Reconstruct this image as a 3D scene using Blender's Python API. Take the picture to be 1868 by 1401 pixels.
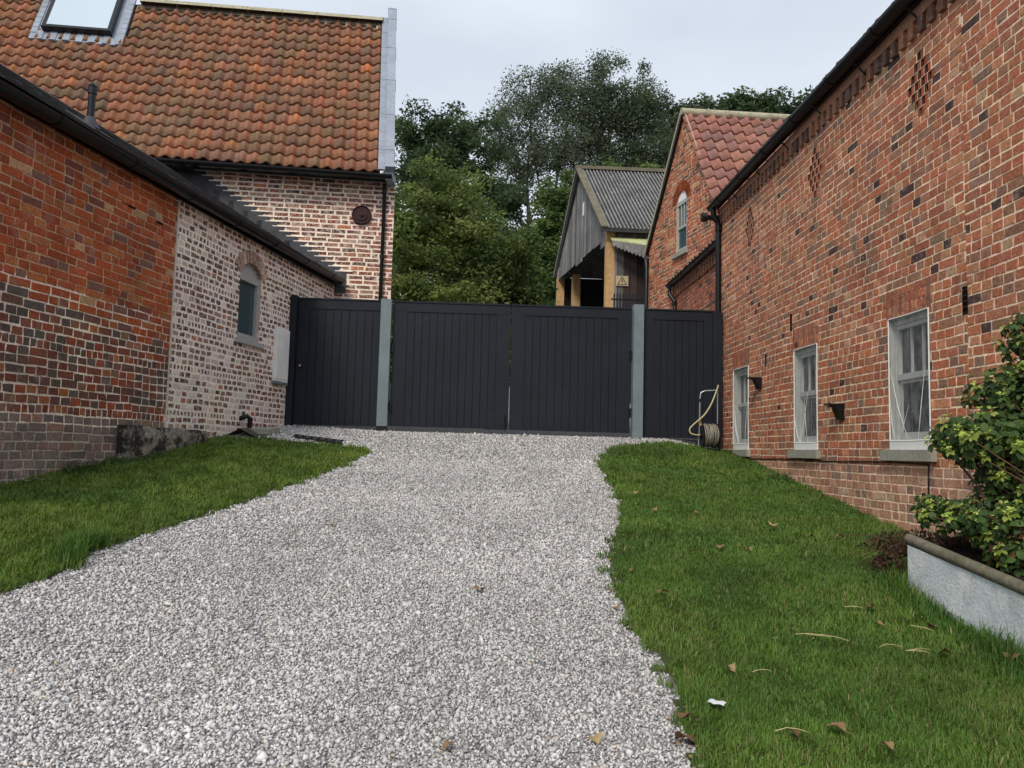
import bpy, math, random
import numpy as np
from mathutils import Vector, Matrix, noise

for o in list(bpy.data.objects):
    bpy.data.objects.remove(o)
SC = bpy.context.scene
COL = SC.collection

# ------------------------------------------------------------------ camera
PITCH = math.radians(4.8246); YAW = math.radians(1.7104); ROLL = 0.0262
cp, sp = math.cos(PITCH), math.sin(PITCH)
fwd = Vector((math.sin(YAW)*cp, math.cos(YAW)*cp, sp))
r0 = Vector((math.cos(YAW), -math.sin(YAW), 0))
u0 = r0.cross(fwd)
rt = r0*math.cos(ROLL) + u0*math.sin(ROLL)
up = -r0*math.sin(ROLL) + u0*math.cos(ROLL)
cam = bpy.data.cameras.new('camera')
camo = bpy.data.objects.new('camera', cam)
COL.objects.link(camo)
cam.sensor_width = 36.0
cam.lens = 1430.0/1868*36
cam.clip_start = 0.05
cam.clip_end = 3000
M4 = Matrix((rt, up, -fwd)).transposed().to_4x4()
M4.translation = Vector((0, 0, 1.5))
camo.matrix_world = M4
SC.camera = camo

# ------------------------------------------------------------------ light and exposure
SUN_EL, SUN_AZ = math.radians(42), math.radians(-158)   # azimuth from +Y towards +X
w = bpy.data.worlds.new('World'); SC.world = w; w.use_nodes = True
nt = w.node_tree; nt.nodes.clear()
N = nt.nodes.new; L = nt.links.new
out = N('ShaderNodeOutputWorld'); bg = N('ShaderNodeBackground')
sky = N('ShaderNodeTexSky'); sky.sky_type = 'NISHITA'; sky.sun_disc = False
sky.sun_elevation = SUN_EL; sky.sun_rotation = SUN_AZ % (2*math.pi)
sky.air_density = 1.5; sky.dust_density = 4
bg.inputs['Strength'].default_value = 0.13
tc = N('ShaderNodeTexCoord'); mp = N('ShaderNodeMapping'); mp.inputs['Scale'].default_value = (1, 1, 3.0)
nz = N('ShaderNodeTexNoise'); nz.inputs['Scale'].default_value = 1.7; nz.inputs['Detail'].default_value = 5
nz.inputs['Roughness'].default_value = 0.45
rp = N('ShaderNodeValToRGB')
rp.color_ramp.elements[0].position = 0.3; rp.color_ramp.elements[0].color = (3.45, 3.85, 4.42, 1)
rp.color_ramp.elements[1].position = 0.72; rp.color_ramp.elements[1].color = (5.2, 5.55, 6.1, 1)
mx = N('ShaderNodeMixRGB'); mx.inputs['Fac'].default_value = 0.93
L(tc.outputs['Generated'], mp.inputs['Vector']); L(mp.outputs['Vector'], nz.inputs['Vector'])
L(nz.outputs['Fac'], rp.inputs['Fac']); L(sky.outputs['Color'], mx.inputs['Color1'])
L(rp.outputs['Color'], mx.inputs['Color2']); L(mx.outputs['Color'], bg.inputs['Color'])
L(bg.outputs['Background'], out.inputs['Surface'])
sl = bpy.data.lights.new('sun', 'SUN'); sl.energy = 1.5; sl.angle = math.radians(14); sl.color = (1.0, 0.93, 0.82)
so = bpy.data.objects.new('sun', sl); COL.objects.link(so)
sd = Vector((math.sin(SUN_AZ)*math.cos(SUN_EL), math.cos(SUN_AZ)*math.cos(SUN_EL), math.sin(SUN_EL)))
so.rotation_euler = sd.to_track_quat('Z', 'Y').to_euler(); so.location = (0, -5, 20)
SC.view_settings.view_transform = 'Standard'; SC.view_settings.look = 'None'
SC.view_settings.gamma = 1; SC.view_settings.exposure = 0.46
SC.render.engine = 'CYCLES'
SC.cycles.max_bounces = 6; SC.cycles.transparent_max_bounces = 12

# ------------------------------------------------------------------ helpers
R = random.Random(7)
V = Vector

def tag(o, label=None, cat=None, group=None, kind=None):
    if label: o['label'] = label
    if cat: o['category'] = cat
    if group: o['group'] = group
    if kind: o['kind'] = kind
    return o

def thing(name, label, cat, loc=(0, 0, 0), group=None):
    o = bpy.data.objects.new(name, None); COL.objects.link(o); o.location = loc
    o.empty_display_size = 0.2
    return tag(o, label, cat, group)

class MB:
    """collects polygons with a material index and a colour; build() links ONE mesh object"""
    def __init__(s): s.v = []; s.f = []; s.m = []; s.c = []; s.sm = []
    def add(s, verts, faces, col=(1, 1, 1), m=0, smooth=False):
        b = len(s.v); s.v += [tuple(p) for p in verts]
        for f in faces:
            s.f.append(tuple(b+i for i in f)); s.m.append(m); s.c.append(col); s.sm.append(smooth)
    def poly(s, verts, col=(1, 1, 1), m=0): s.add(verts, [tuple(range(len(verts)))], col, m)
    def box(s, O, U, W, T, u, w, t, col=(1, 1, 1), m=0):
        """box with origin O, axes U,W,T and ranges u=(a,b) w=(a,b) t=(a,b)"""
        O = V(O); U = V(U); W = V(W); T = V(T)
        p = [O+U*a+W*b+T*c for c in t for b in w for a in u]
        F = [(0, 2, 3, 1), (4, 5, 7, 6), (0, 1, 5, 4), (2, 6, 7, 3), (0, 4, 6, 2), (1, 3, 7, 5)]
        if U.cross(W).dot(T) < 0: F = [tuple(reversed(f)) for f in F]
        s.add(p, F, col, m)
    def wbox(s, a, b, col=(1, 1, 1), m=0):
        s.box((0, 0, 0), (1, 0, 0), (0, 1, 0), (0, 0, 1), (a[0], b[0]), (a[1], b[1]), (a[2], b[2]), col, m)
    def tube(s, pts, r, n=10, col=(1, 1, 1), m=0, cap=True, smooth=True):
        pts = [V(p) for p in pts]; rs = r if isinstance(r, (list, tuple)) else [r]*len(pts)
        ref = None; rings = []
        for i, p in enumerate(pts):
            d = (pts[min(i+1, len(pts)-1)]-pts[max(i-1, 0)])
            if d.length < 1e-9: d = V((0, 0, 1))
            d.normalize()
            if ref is None:
                ref = d.cross(V((0, 0, 1)) if abs(d.z) < 0.9 else V((1, 0, 0))).normalized()
            else:
                ref = (ref-d*ref.dot(d)).normalized()
            b = d.cross(ref)
            rings.append([p+(ref*math.cos(2*math.pi*k/n)+b*math.sin(2*math.pi*k/n))*rs[i] for k in range(n)])
        vs = [q for rg in rings for q in rg]
        fs = [(i*n+k, i*n+(k+1) % n, (i+1)*n+(k+1) % n, (i+1)*n+k) for i in range(len(rings)-1) for k in range(n)]
        s.add(vs, fs, col, m, smooth)
        if cap:
            s.add(rings[0], [tuple(reversed(range(n)))], col, m); s.add(rings[-1], [tuple(range(n))], col, m)
    def build(s, name, mats, parent=None):
        me = bpy.data.meshes.new(name)
        me.from_pydata(s.v, [], s.f)
        if not isinstance(mats, (list, tuple)): mats = [mats]
        for x in mats: me.materials.append(x)
        me.polygons.foreach_set('material_index', s.m)
        me.polygons.foreach_set('use_smooth', s.sm)
        at = me.color_attributes.new('Col', 'FLOAT_COLOR', 'CORNER')
        cnt = [len(f) for f in s.f]
        arr = np.repeat(np.array([(c[0], c[1], c[2], 1.0) for c in s.c], dtype=np.float32), cnt, axis=0)
        at.data.foreach_set('color', arr.ravel())
        me.update()
        return link(name, me, parent)

def link(name, me, parent=None):
    o = bpy.data.objects.new(name, me); COL.objects.link(o)
    if parent:
        o.parent = parent
        o.matrix_parent_inverse = Matrix.Translation(-V(parent.location))
    return o

def np_mesh(name, verts, faces_k, cols, mat, parent=None, smooth=False):
    """verts (n,3), faces (m,k) ints, cols (n,3) per vertex"""
    me = bpy.data.meshes.new(name)
    nv = len(verts); m, k = faces_k.shape
    me.vertices.add(nv); me.vertices.foreach_set('co', verts.astype(np.float32).ravel())
    me.loops.add(m*k); me.loops.foreach_set('vertex_index', faces_k.astype(np.int32).ravel())
    me.polygons.add(m); me.polygons.foreach_set('loop_start', np.arange(0, m*k, k, dtype=np.int32))
    me.polygons.foreach_set('loop_total', np.full(m, k, dtype=np.int32))
    if smooth: me.polygons.foreach_set('use_smooth', np.ones(m, dtype=bool))
    me.update(calc_edges=True)
    at = me.color_attributes.new('Col', 'FLOAT_COLOR', 'POINT')
    c4 = np.ones((nv, 4), dtype=np.float32); c4[:, :3] = cols
    at.data.foreach_set('color', c4.ravel())
    me.materials.append(mat)
    return link(name, me, parent)

def sm(t):
    t = min(max(t, 0.0), 1.0); return t*t*(3-2*t)
def gh(x, y):
    yy = min(y, 45)
    z = .1415*yy if y > -8 else .1415*-8
    if y > 45: z += 1.0*(1-math.exp(-(y-45)/40))
    z += .22*sm(-(x+1.0)/2.2)*(1-.75*sm((y-9.8)/1.4))
    z += .12*sm((y-9.3)/1.9)*sm((3.3-x)/.8)
    return z
def nsm(t):
    t = np.clip(t, 0, 1); return t*t*(3-2*t)
def ngh(x, y):
    return .1415*y+.22*nsm(-(x+1.0)/2.2)*(1-.75*nsm((y-9.8)/1.4))+.12*nsm((y-9.3)/1.9)*nsm((3.3-x)/.8)

# ------------------------------------------------------------------ materials
def mat(name, base=(.5, .5, .5), rough=.8, attr=False, n1=(30, .25), n2=(3, .2), bump=(80, .3, .002), metal=0, spec=.3,
        stain_shade=None, coat=0, transl=0):
    m = bpy.data.materials.new(name); m.use_nodes = True; t = m.node_tree; t.nodes.clear()
    N = t.nodes.new; L = t.links.new
    o = N('ShaderNodeOutputMaterial'); p = N('ShaderNodeBsdfPrincipled')
    p.inputs['Roughness'].default_value = rough; p.inputs['Metallic'].default_value = metal
    p.inputs['Specular IOR Level'].default_value = spec; p.inputs['Coat Weight'].default_value = coat
    g = N('ShaderNodeNewGeometry')
    if attr:
        a = N('ShaderNodeAttribute'); a.attribute_name = 'Col'; c = a.outputs['Color']
    else:
        a = N('ShaderNodeRGB'); a.outputs[0].default_value = (*base, 1); c = a.outputs[0]
    for (sc, am) in (n1, n2):
        if am <= 0: continue
        z = N('ShaderNodeTexNoise'); z.inputs['Scale'].default_value = sc; z.inputs['Detail'].default_value = 4
        L(g.outputs['Position'], z.inputs['Vector'])
        mr = N('ShaderNodeMapRange'); mr.inputs['From Min'].default_value = .25; mr.inputs['From Max'].default_value = .75
        mr.inputs['To Min'].default_value = 1-am; mr.inputs['To Max'].default_value = 1+am
        L(z.outputs['Fac'], mr.inputs['Value'])
        x = N('ShaderNodeMixRGB'); x.blend_type = 'MULTIPLY'; x.inputs['Fac'].default_value = 1
        L(c, x.inputs['Color1']); L(mr.outputs['Result'], x.inputs['Color2']); c = x.outputs['Color']
    if stain_shade:
        for (sc, lo, hi, colr, am) in stain_shade:
            z = N('ShaderNodeTexNoise'); z.inputs['Scale'].default_value = sc; z.inputs['Detail'].default_value = 6
            z.inputs['Roughness'].default_value = .65
            L(g.outputs['Position'], z.inputs['Vector'])
            mr = N('ShaderNodeMapRange'); mr.inputs['From Min'].default_value = lo; mr.inputs['From Max'].default_value = hi
            mr.inputs['To Min'].default_value = 0; mr.inputs['To Max'].default_value = am
            L(z.outputs['Fac'], mr.inputs['Value'])
            x = N('ShaderNodeMixRGB'); L(mr.outputs['Result'], x.inputs['Fac'])
            L(c, x.inputs['Color1']); x.inputs['Color2'].default_value = (*colr, 1); c = x.outputs['Color']
    L(c, p.inputs['Base Color'])
    if bump:
        z = N('ShaderNodeTexNoise'); z.inputs['Scale'].default_value = bump[0]; z.inputs['Detail'].default_value = 5
        L(g.outputs['Position'], z.inputs['Vector'])
        b = N('ShaderNodeBump'); b.inputs['Strength'].default_value = bump[1]; b.inputs['Distance'].default_value = bump[2]
        L(z.outputs['Fac'], b.inputs['Height']); L(b.outputs['Normal'], p.inputs['Normal'])
    if transl > 0:
        tr = N('ShaderNodeBsdfTranslucent'); L(c, tr.inputs['Color'])
        ms = N('ShaderNodeMixShader'); ms.inputs['Fac'].default_value = transl
        L(p.outputs['BSDF'], ms.inputs[1]); L(tr.outputs['BSDF'], ms.inputs[2]); L(ms.outputs['Shader'], o.inputs['Surface'])
    else:
        L(p.outputs['BSDF'], o.inputs['Surface'])
    return m

MT = {}
MT['masonry'] = mat('masonry', rough=.92, attr=True, n1=(38, .34), n2=(2.2, .16), bump=(90, .6, .004), spec=.2,
                    stain_shade=[(7, .54, .74, (.56, .40, .30), .45), (26, .58, .68, (.58, .42, .31), .5), (34, .60, .70, (.13, .075, .055), .45)])
MT['masonry_lime'] = mat('limewashed_masonry', rough=.95, attr=True, n1=(45, .16), n2=(3, .10), bump=(70, .7, .005), spec=.15,
                    stain_shade=[(9, .54, .68, (.88, .77, .68), .6), (30, .50, .60, (.72, .61, .53), .6), (22, .66, .74, (.16, .12, .11), .4)])
MT['masonry_old'] = mat('old_masonry', rough=.95, attr=True, n1=(45, .36), n2=(2.5, .22), bump=(70, .8, .006), spec=.15,
                    stain_shade=[(6, .56, .7, (.38, .32, .27), .4), (2.2, .62, .78, (.07, .055, .05), .4)])
MT['tile'] = mat('clay_tile', rough=.85, attr=True, n1=(40, .3), n2=(3, .22), bump=(120, .4, .002), spec=.25,
                 stain_shade=[(5, .50, .68, (.13, .10, .055), .6), (22, .58, .68, (.05, .042, .035), .7), (30, .68, .76, (.4, .38, .32), .4)])
MT['tile_new'] = mat('new_clay_tile', rough=.8, attr=True, n1=(30, .2), n2=(2, .15), bump=(120, .3, .002), spec=.3,
                 stain_shade=[(18, .62, .74, (.13, .08, .075), .5)])
MT['lead'] = mat('lead_sheet', (.30, .34, .41), rough=.55, n1=(25, .16), n2=(4, .16), bump=(18, .4, .006), spec=.4)
MT['darklead'] = mat('dark_lead', (.055, .058, .068), rough=.6, n1=(25, .25), n2=(4, .2), bump=(18, .3, .004))
MT['stone'] = mat('cast_stone', (.34, .33, .27), rough=.9, n1=(40, .18), n2=(5, .15), bump=(90, .4, .002), stain_shade=[(14, .55, .7, (.2, .19, .13), .5)])
MT['ridge'] = mat('ridge_stone', (.40, .37, .26), rough=.9, n1=(40, .2), n2=(5, .2), stain_shade=[(16, .55, .68, (.12, .11, .07), .7)])
MT['gutter'] = mat('black_plastic', (.007, .0075, .0085), rough=.33, n1=(10, .2), n2=(2, .2), bump=None, spec=.35)
MT['slate'] = mat('roof_slate', rough=.7, attr=True, n1=(30, .3), n2=(4, .25), bump=(60, .4, .003), stain_shade=[(18, .58, .7, (.22, .22, .18), .5)])
MT['gate'] = mat('gate_paint', (.0105, .0145, .0225), rough=.6, n1=(14, .16), n2=(1.6, .2), bump=(160, .12, .001), spec=.26,
                 stain_shade=[(1.1, .5, .8, (.020, .025, .033), .4)])
MT['post'] = mat('post_paint', (.175, .225, .24), rough=.6, n1=(20, .08), n2=(3, .12), bump=(60, .1, .001), stain_shade=[(9, .6, .8, (.2, .23, .22), .3)])
MT['white'] = mat('white_paint', (.86, .86, .83), rough=.5, n1=(20, .06), n2=(3, .06), bump=None)
MT['frame'] = mat('window_paint', (.42, .43, .41), rough=.5, n1=(20, .08), n2=(3, .08), bump=None)
MT['cabinet'] = mat('cabinet_plastic', (.92, .92, .89), rough=.45, n1=(12, .05), n2=(2, .08), bump=None)
MT['render'] = mat('rendered_wall', (.58, .62, .64), rough=.9, n1=(60, .14), n2=(4, .2), bump=(60, .8, .006),
                   stain_shade=[(5, .48, .65, (.86, .87, .84), .75), (9, .58, .72, (.22, .20, .17), .6)])
MT['boards'] = mat('weathered_boards', rough=.9, attr=True, n1=(30, .25), n2=(2, .2), bump=(60, .4, .004))
MT['timber'] = mat('new_timber', (.56, .36, .17), rough=.75, n1=(14, .2), n2=(2, .15), bump=(50, .3, .002))
MT['asbestos'] = mat('fibre_cement', rough=.9, attr=True, n1=(20, .3), n2=(2, .3), bump=(50, .4, .003),
                     stain_shade=[(9, .58, .68, (.42, .42, .40), .75), (3, .6, .75, (.13, .14, .09), .5)])
MT['mossy'] = mat('mossy_cement', (.17, .15, .11), rough=.95, n1=(20, .3), n2=(4, .3), bump=(40, .6, .01), stain_shade=[(8, .5, .65, (.10, .11, .04), .7)])
MT['canopy'] = mat('stained_sheet', (.46, .48, .24), rough=.6, n1=(20, .15), n2=(4, .2), bump=None)
MT['bark'] = mat('bark', (.10, .085, .07), rough=.95, n1=(12, .3), n2=(2, .3), bump=(20, .6, .03))
MT['leaf'] = mat('tree_leaves', rough=.6, attr=True, n1=(2, .0), n2=(.5, .2), bump=None, transl=.45, spec=.2)
MT['shrubleaf'] = mat('shrub_leaves', rough=.55, attr=True, n1=(60, .18), n2=(5, .1), bump=(90, .3, .002), transl=.25, spec=.22)
MT['grass'] = mat('grass_blades', rough=.55, attr=True, n1=(3, .15), n2=(1.1, .22), bump=None, transl=.28, spec=.3)
MT['turf'] = mat('turf_soil', (.055, .085, .018), rough=1, n1=(60, .4), n2=(4, .3), bump=(90, .9, .02))
MT['gravelsheet'] = mat('gravel_bed', (.33, .325, .315), rough=1, n1=(150, .6), n2=(20, .2), bump=(120, 1, .02),
                        stain_shade=[(45, .5, .6, (.05, .05, .05), .75), (60, .56, .62, (.62, .61, .59), .8)])  # dark flecks put the shadow between chips into the colour
MT['stones'] = mat('limestone_chips', rough=.7, attr=True, n1=(5, .08), n2=(.9, .15), bump=None, spec=.3)
MT['earth'] = mat('earth', (.05, .052, .028), rough=1, n1=(20, .3), n2=(.5, .3), bump=(30, .8, .02))
MT['soil'] = mat('soil', (.028, .018, .014), rough=1, n1=(60, .5), n2=(9, .4), bump=(60, 1, .02))
MT['stoneblock'] = mat('mossy_stone', (.24, .215, .17), rough=.95, n1=(16, .4), n2=(3, .3), bump=(20, 1, .03),
                       stain_shade=[(4.5, .46, .54, (.022, .020, .017), .92), (13, .55, .62, (.42, .40, .33), .6), (7, .6, .66, (.07, .085, .02), .6)])
MT['iron'] = mat('rusty_iron', (.045, .018, .020), rough=.7, n1=(30, .2), n2=(5, .1), bump=(60, .3, .002))
MT['paper'] = mat('paper', (.56, .59, .60), rough=.8, n1=(20, .05), n2=(5, .05), bump=None)
MT['dryleaf'] = mat('dry_leaf', rough=.8, attr=True, n1=(60, .25), n2=(8, .2), bump=(60, .4, .003), transl=.1)
MT['straw'] = mat('straw', (.50, .42, .20), rough=.7, n1=(40, .2), n2=(8, .1), bump=None)
MT['hose'] = mat('hose_rubber', (.55, .50, .26), rough=.5, n1=(20, .08), n2=(5, .06), bump=None)
MT['hosegrey'] = mat('old_hose', (.26, .24, .19), rough=.5, n1=(20, .2), n2=(5, .2), bump=None)
MT['steel'] = mat('steel_tube', (.45, .47, .50), rough=.35, metal=.8, n1=(20, .05), n2=(5, .05), bump=None)
MT['petal'] = mat('petals', rough=.7, attr=True, n1=(20, .05), n2=(5, .05), bump=None, transl=.2)
MT['signy'] = mat('sign_plate', (.50, .40, .24), rough=.5, n1=(20, .1), n2=(5, .1), bump=None)
MT['dark'] = mat('dark_interior', (.01, .01, .011), rough=.9, n1=(20, .1), n2=(5, .1), bump=None)
MT['redbrick'] = mat('airbrick', (.16, .05, .035), rough=.9, n1=(20, .2), n2=(5, .1))
MT['brass'] = mat('brass', (.45, .33, .17), rough=.35, metal=.8, n1=(20, .05), n2=(5, .05), bump=None)

def glassmat(name, base, rough=.05, spec=.5, metal=0):
    m = bpy.data.materials.new(name); m.use_nodes = True
    p = m.node_tree.nodes['Principled BSDF']
    p.inputs['Base Color'].default_value = (*base, 1); p.inputs['Roughness'].default_value = rough
    p.inputs['Specular IOR Level'].default_value = spec; p.inputs['Metallic'].default_value = metal
    t = m.node_tree; z = t.nodes.new('ShaderNodeTexNoise'); z.inputs['Scale'].default_value = 1.5
    b = t.nodes.new('ShaderNodeBump'); b.inputs['Strength'].default_value = .05; b.inputs['Distance'].default_value = .02
    g = t.nodes.new('ShaderNodeNewGeometry')
    t.links.new(g.outputs['Position'], z.inputs['Vector']); t.links.new(z.outputs['Fac'], b.inputs['Height']); t.links.new(b.outputs['Normal'], p.inputs['Normal'])
    return m
MT['glass'] = glassmat('window_glass', (.018, .021, .025))
MT['glass_teal'] = glassmat('curtained_glass', (.055, .085, .10), .15)
MT['skyglass'] = glassmat('skylight_glass', (.80, .88, .90), .06, metal=.92)
# builders' netting film: real thin sheet, partly see-through
m = bpy.data.materials.new('protective_film'); m.use_nodes = True; t = m.node_tree; t.nodes.clear()
o_ = t.nodes.new('ShaderNodeOutputMaterial'); tr = t.nodes.new('ShaderNodeBsdfTransparent'); p_ = t.nodes.new('ShaderNodeBsdfPrincipled')
p_.inputs['Base Color'].default_value = (.60, .62, .62, 1); p_.inputs['Roughness'].default_value = .35
ms = t.nodes.new('ShaderNodeMixShader'); z = t.nodes.new('ShaderNodeTexNoise'); z.inputs['Scale'].default_value = 9; z.inputs['Detail'].default_value = 5
g_ = t.nodes.new('ShaderNodeNewGeometry'); mr = t.nodes.new('ShaderNodeMapRange')
mr.inputs['From Min'].default_value = .35; mr.inputs['From Max'].default_value = .75; mr.inputs['To Min'].default_value = .07; mr.inputs['To Max'].default_value = .27
L = t.links.new
L(g_.outputs['Position'], z.inputs['Vector']); L(z.outputs['Fac'], mr.inputs['Value']); L(mr.outputs['Result'], ms.inputs['Fac'])
L(tr.outputs['BSDF'], ms.inputs[1]); L(p_.outputs['BSDF'], ms.inputs[2]); L(ms.outputs['Shader'], o_.inputs['Surface'])
MT['film'] = m
# ------------------------------------------------------------------ masonry
def clip_poly(P, planes):
    for (a, b, c) in planes:
        out = []
        for i in range(len(P)):
            p, q = P[i], P[(i+1) % len(P)]
            dp, dq = a*p[0]+b*p[1]-c, a*q[0]+b*q[1]-c
            if dp <= 0: out.append(p)
            if (dp < 0 < dq) or (dq < 0 < dp):
                t = dp/(dp-dq); out.append((p[0]+(q[0]-p[0])*t, p[1]+(q[1]-p[1])*t))
        P = out
        if len(P) < 3: return []
    return P

def sub_rects(r, holes):
    rs = [r]
    for h in holes:
        nr = []
        for (a, b, c, d) in rs:      # u0,u1,v0,v1
            if h[1] <= a or h[0] >= b or h[3] <= c or h[2] >= d: nr.append((a, b, c, d)); continue
            if a < h[0]: nr.append((a, h[0], c, d))
            if b > h[1]: nr.append((h[1], b, c, d))
            ma, mb = max(a, h[0]), min(b, h[1])
            if c < h[2]: nr.append((ma, mb, c, h[2]))
            if d > h[3]: nr.append((ma, mb, h[3], d))
        rs = nr
    return rs

def lerp3(a, b, t): return tuple(a[i]+(b[i]-a[i])*t for i in range(3))
def vary(c, r, a=.2):
    k = 1+r.uniform(-a, a); return (c[0]*k*(1+r.uniform(-.05, .05)), c[1]*k*(1+r.uniform(-.06, .06)), c[2]*k)
def pick(pal, r):
    x = r.random()*sum(p[0] for p in pal)
    for wt, c in pal:
        x -= wt
        if x <= 0: return c
    return pal[-1][1]

def masonry(mb, O, U, Nn, u0, u1, v0, v1, pal, mort, widths, course=.075, gap=.010, gapv=None, proud=.006,
            holes=(), planes=(), seed=1, wob=0.0, jit=.004, mband=.6, reveal=.11, m=0, off=0, tilt=.002, openholes=None):
    """real bricks standing proud of a mortar face. U horizontal, Z up, Nn outward."""
    r = random.Random(seed); O = V(O); U = V(U).normalized(); Nn = V(Nn).normalized(); Z = V((0, 0, 1))
    gapv = gapv or gap
    flip = U.cross(Z).dot(Nn) < 0
    def P(u, v, n): return O+U*u+Z*v+Nn*n
    # mortar face
    us = sorted(set([u0, u1]+[x for h in holes for x in (h[0], h[1]) if u0 < x < u1]+list(np.arange(u0, u1, mband))[1:]))
    vs = sorted(set([v0, v1]+[x for h in holes for x in (h[2], h[3]) if v0 < x < v1]+list(np.arange(v0, v1, mband))[1:]))
    for i in range(len(us)-1):
        for j in range(len(vs)-1):
            cu, cv = (us[i]+us[i+1])/2, (vs[j]+vs[j+1])/2
            if any(h[0] < cu < h[1] and h[2] < cv < h[3] for h in holes): continue
            q = clip_poly([(us[i], vs[j]), (us[i+1], vs[j]), (us[i+1], vs[j+1]), (us[i], vs[j+1])], planes)
            if len(q) < 3: continue
            pts = [P(a, b, 0) for a, b in q]
            if flip: pts.reverse()
            mb.poly(pts, vary(mort(cu, cv), r, .05), m)
    for h in (holes if openholes is None else openholes):
        c = mort((h[0]+h[1])/2, h[3]); bc = lerp3(c, pal((h[0]+h[1])/2, h[2], r), .7)
        C = [(h[0], h[2]), (h[1], h[2]), (h[1], h[3]), (h[0], h[3])]
        for k in range(4):
            a, b = C[k], C[(k+1) % 4]
            q = [P(*a, 0), P(*a, -reveal), P(*b, -reveal), P(*b, 0)]
            if flip: q.reverse()
            mb.poly(q, bc, m)
    # bricks
    row = 0; v = v0+off
    while v < v1:
        wd = widths(row, v, r); u = u0 - r.uniform(0, .2)
        if len(wd) == 1: u = u0-(row % 2)*wd[0][1]/2 - r.uniform(0, .02)
        while u < u1:
            x = r.random()*sum(a for a, _ in wd)
            for a, bw in wd:
                x -= a
                if x <= 0: break
            bw *= 1+r.uniform(-.04, .04)
            a0, a1 = max(u+gapv/2, u0), min(u+bw-gapv/2, u1)
            b0, b1 = v+gap/2, min(v+course-gap/2, v1)
            u += bw
            if a1-a0 < .02 or b1-b0 < .02: continue
            col = vary(pal((a0+a1)/2, (b0+b1)/2, r), r, .13)
            wz = wob*noise.noise(V((a0*1.3, b0*2.0, seed*3.1))) + wob*.4*noise.noise(V((a0*5, b0*9, seed)))
            for (c0, c1, d0, d1) in sub_rects((a0, a1, b0, b1), holes):
                if c1-c0 < .015 or d1-d0 < .015: continue
                j = lambda: r.uniform(-jit, jit)
                Q = [(c0+j(), d0+wz+j()), (c1+j(), d0+wz+j()), (c1+j(), d1+wz+j()), (c0+j(), d1+wz+j())]
                if planes:
                    Q = clip_poly(Q, planes)
                    if len(Q) < 3: continue
                ch = .0035; n = len(Q)
                cu = sum(q[0] for q in Q)/n; cv = sum(q[1] for q in Q)/n
                pr = proud*(1+r.uniform(-.35, .35)); tl = r.uniform(-tilt, tilt)
                def ins(q):
                    du, dv = cu-q[0], cv-q[1]; l = math.hypot(du, dv) or 1
                    return (q[0]+du/l*ch*1.4, q[1]+dv/l*ch*1.4)
                F = [P(*ins(q), pr+tl*(1 if q[0] > cu else -1)) for q in Q]
                Mid = [P(*q, pr*.45) for q in Q]; Bk = [P(*q, -.001) for q in Q]
                vs_ = F+Mid+Bk
                fs = [tuple(range(n))]
                for k in range(n):
                    k2 = (k+1) % n
                    fs.append((n+k, n+k2, k2, k)); fs.append((2*n+k, 2*n+k2, n+k2, n+k))
                if flip: fs = [tuple(reversed(f)) for f in fs]
                mb.add(vs_, fs, col, m)
        v += course; row += 1

def soldier(mb, O, U, Nn, u0, u1, v0, v1, cols, r, w=.068, gap=.017, proud=.004):
    """upright bricks of a flat arch"""
    O = V(O); U = V(U).normalized(); Nn = V(Nn).normalized(); Z = V((0, 0, 1))
    mb.box(O, U, Z, Nn, (u0, u1), (v0, v1), (-.002, .0015), (.66, .44, .27))
    n = max(1, round((u1-u0)/w)); w = (u1-u0)/n
    for i in range(n):
        mb.box(O, U, Z, Nn, (u0+i*w+gap/2, u0+(i+1)*w-gap/2), (v0+.003, v1-.003), (-.01, proud+r.uniform(-.002, .002)), vary(pick(cols, r), r, .12))

# ---- palettes (real surface colours)
RED = [(5, (.47, .165, .085)), (4, (.40, .140, .080)), (2.4, (.51, .225, .12)), (2.6, (.33, .16, .10)), (.36, (.085, .050, .046)), (1.2, (.27, .155, .11)), (.35, (.53, .30, .18))]
def pal_barn(u, v, r):
    if v < 1.42:
        return pick([(5, (.52, .28, .18)), (3, (.45, .23, .155)), (2, (.55, .35, .24)), (1.2, (.31, .19, .145))], r)
    return pick(RED, r)
OLD_UP = [(6, (.40, .098, .038)), (4, (.33, .082, .036)), (2, (.43, .15, .058)), (1.5, (.23, .085, .06)), (.45, (.46, .28, .15)), (1.0, (.21, .11, .085))]
OLD_LO = [(4, (.21, .072, .048)), (3, (.15, .078, .06)), (2.2, (.32, .088, .045)), (1.5, (.135, .098, .082)), (1, (.25, .13, .08)), (.7, (.38, .13, .055))]
def pal_old(u, v, r):
    t = v + .12*noise.noise(V((u*1.5, 0, 0)))
    if t > 2.50+(.14 if u < 4 else 0): return pick(OLD_UP, r)
    k = noise.noise(V((u*1.1, v*1.6, 4)))
    if t < 1.70: return pick([(3, (.24, .18, .15)), (2, (.18, .145, .125)), (1, (.30, .17, .125))], r)
    if k > .26 or (t > 2.2 and u < 3.9 and r.random() < .5): return pick([(3, (.115, .090, .078)), (2, (.15, .11, .09)), (3, (.25, .095, .062))], r)
    return pick(OLD_LO, r)
def pal_lime(u, v, r):
    k = noise.noise(V((u*1.6, v*2.2, 9)))+.25*(1 if v < 2.6 else 0)
    if r.random() < .16+.45*k: return pick([(3, (.74, .62, .53)), (2, (.60, .46, .38)), (1, (.80, .70, .62))], r)
    return pick([(3, (.20, .085, .055)), (3, (.13, .068, .05)), (2, (.09, .062, .055)), (.25, (.42, .12, .05)), (2, (.33, .20, .14))], r)
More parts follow.
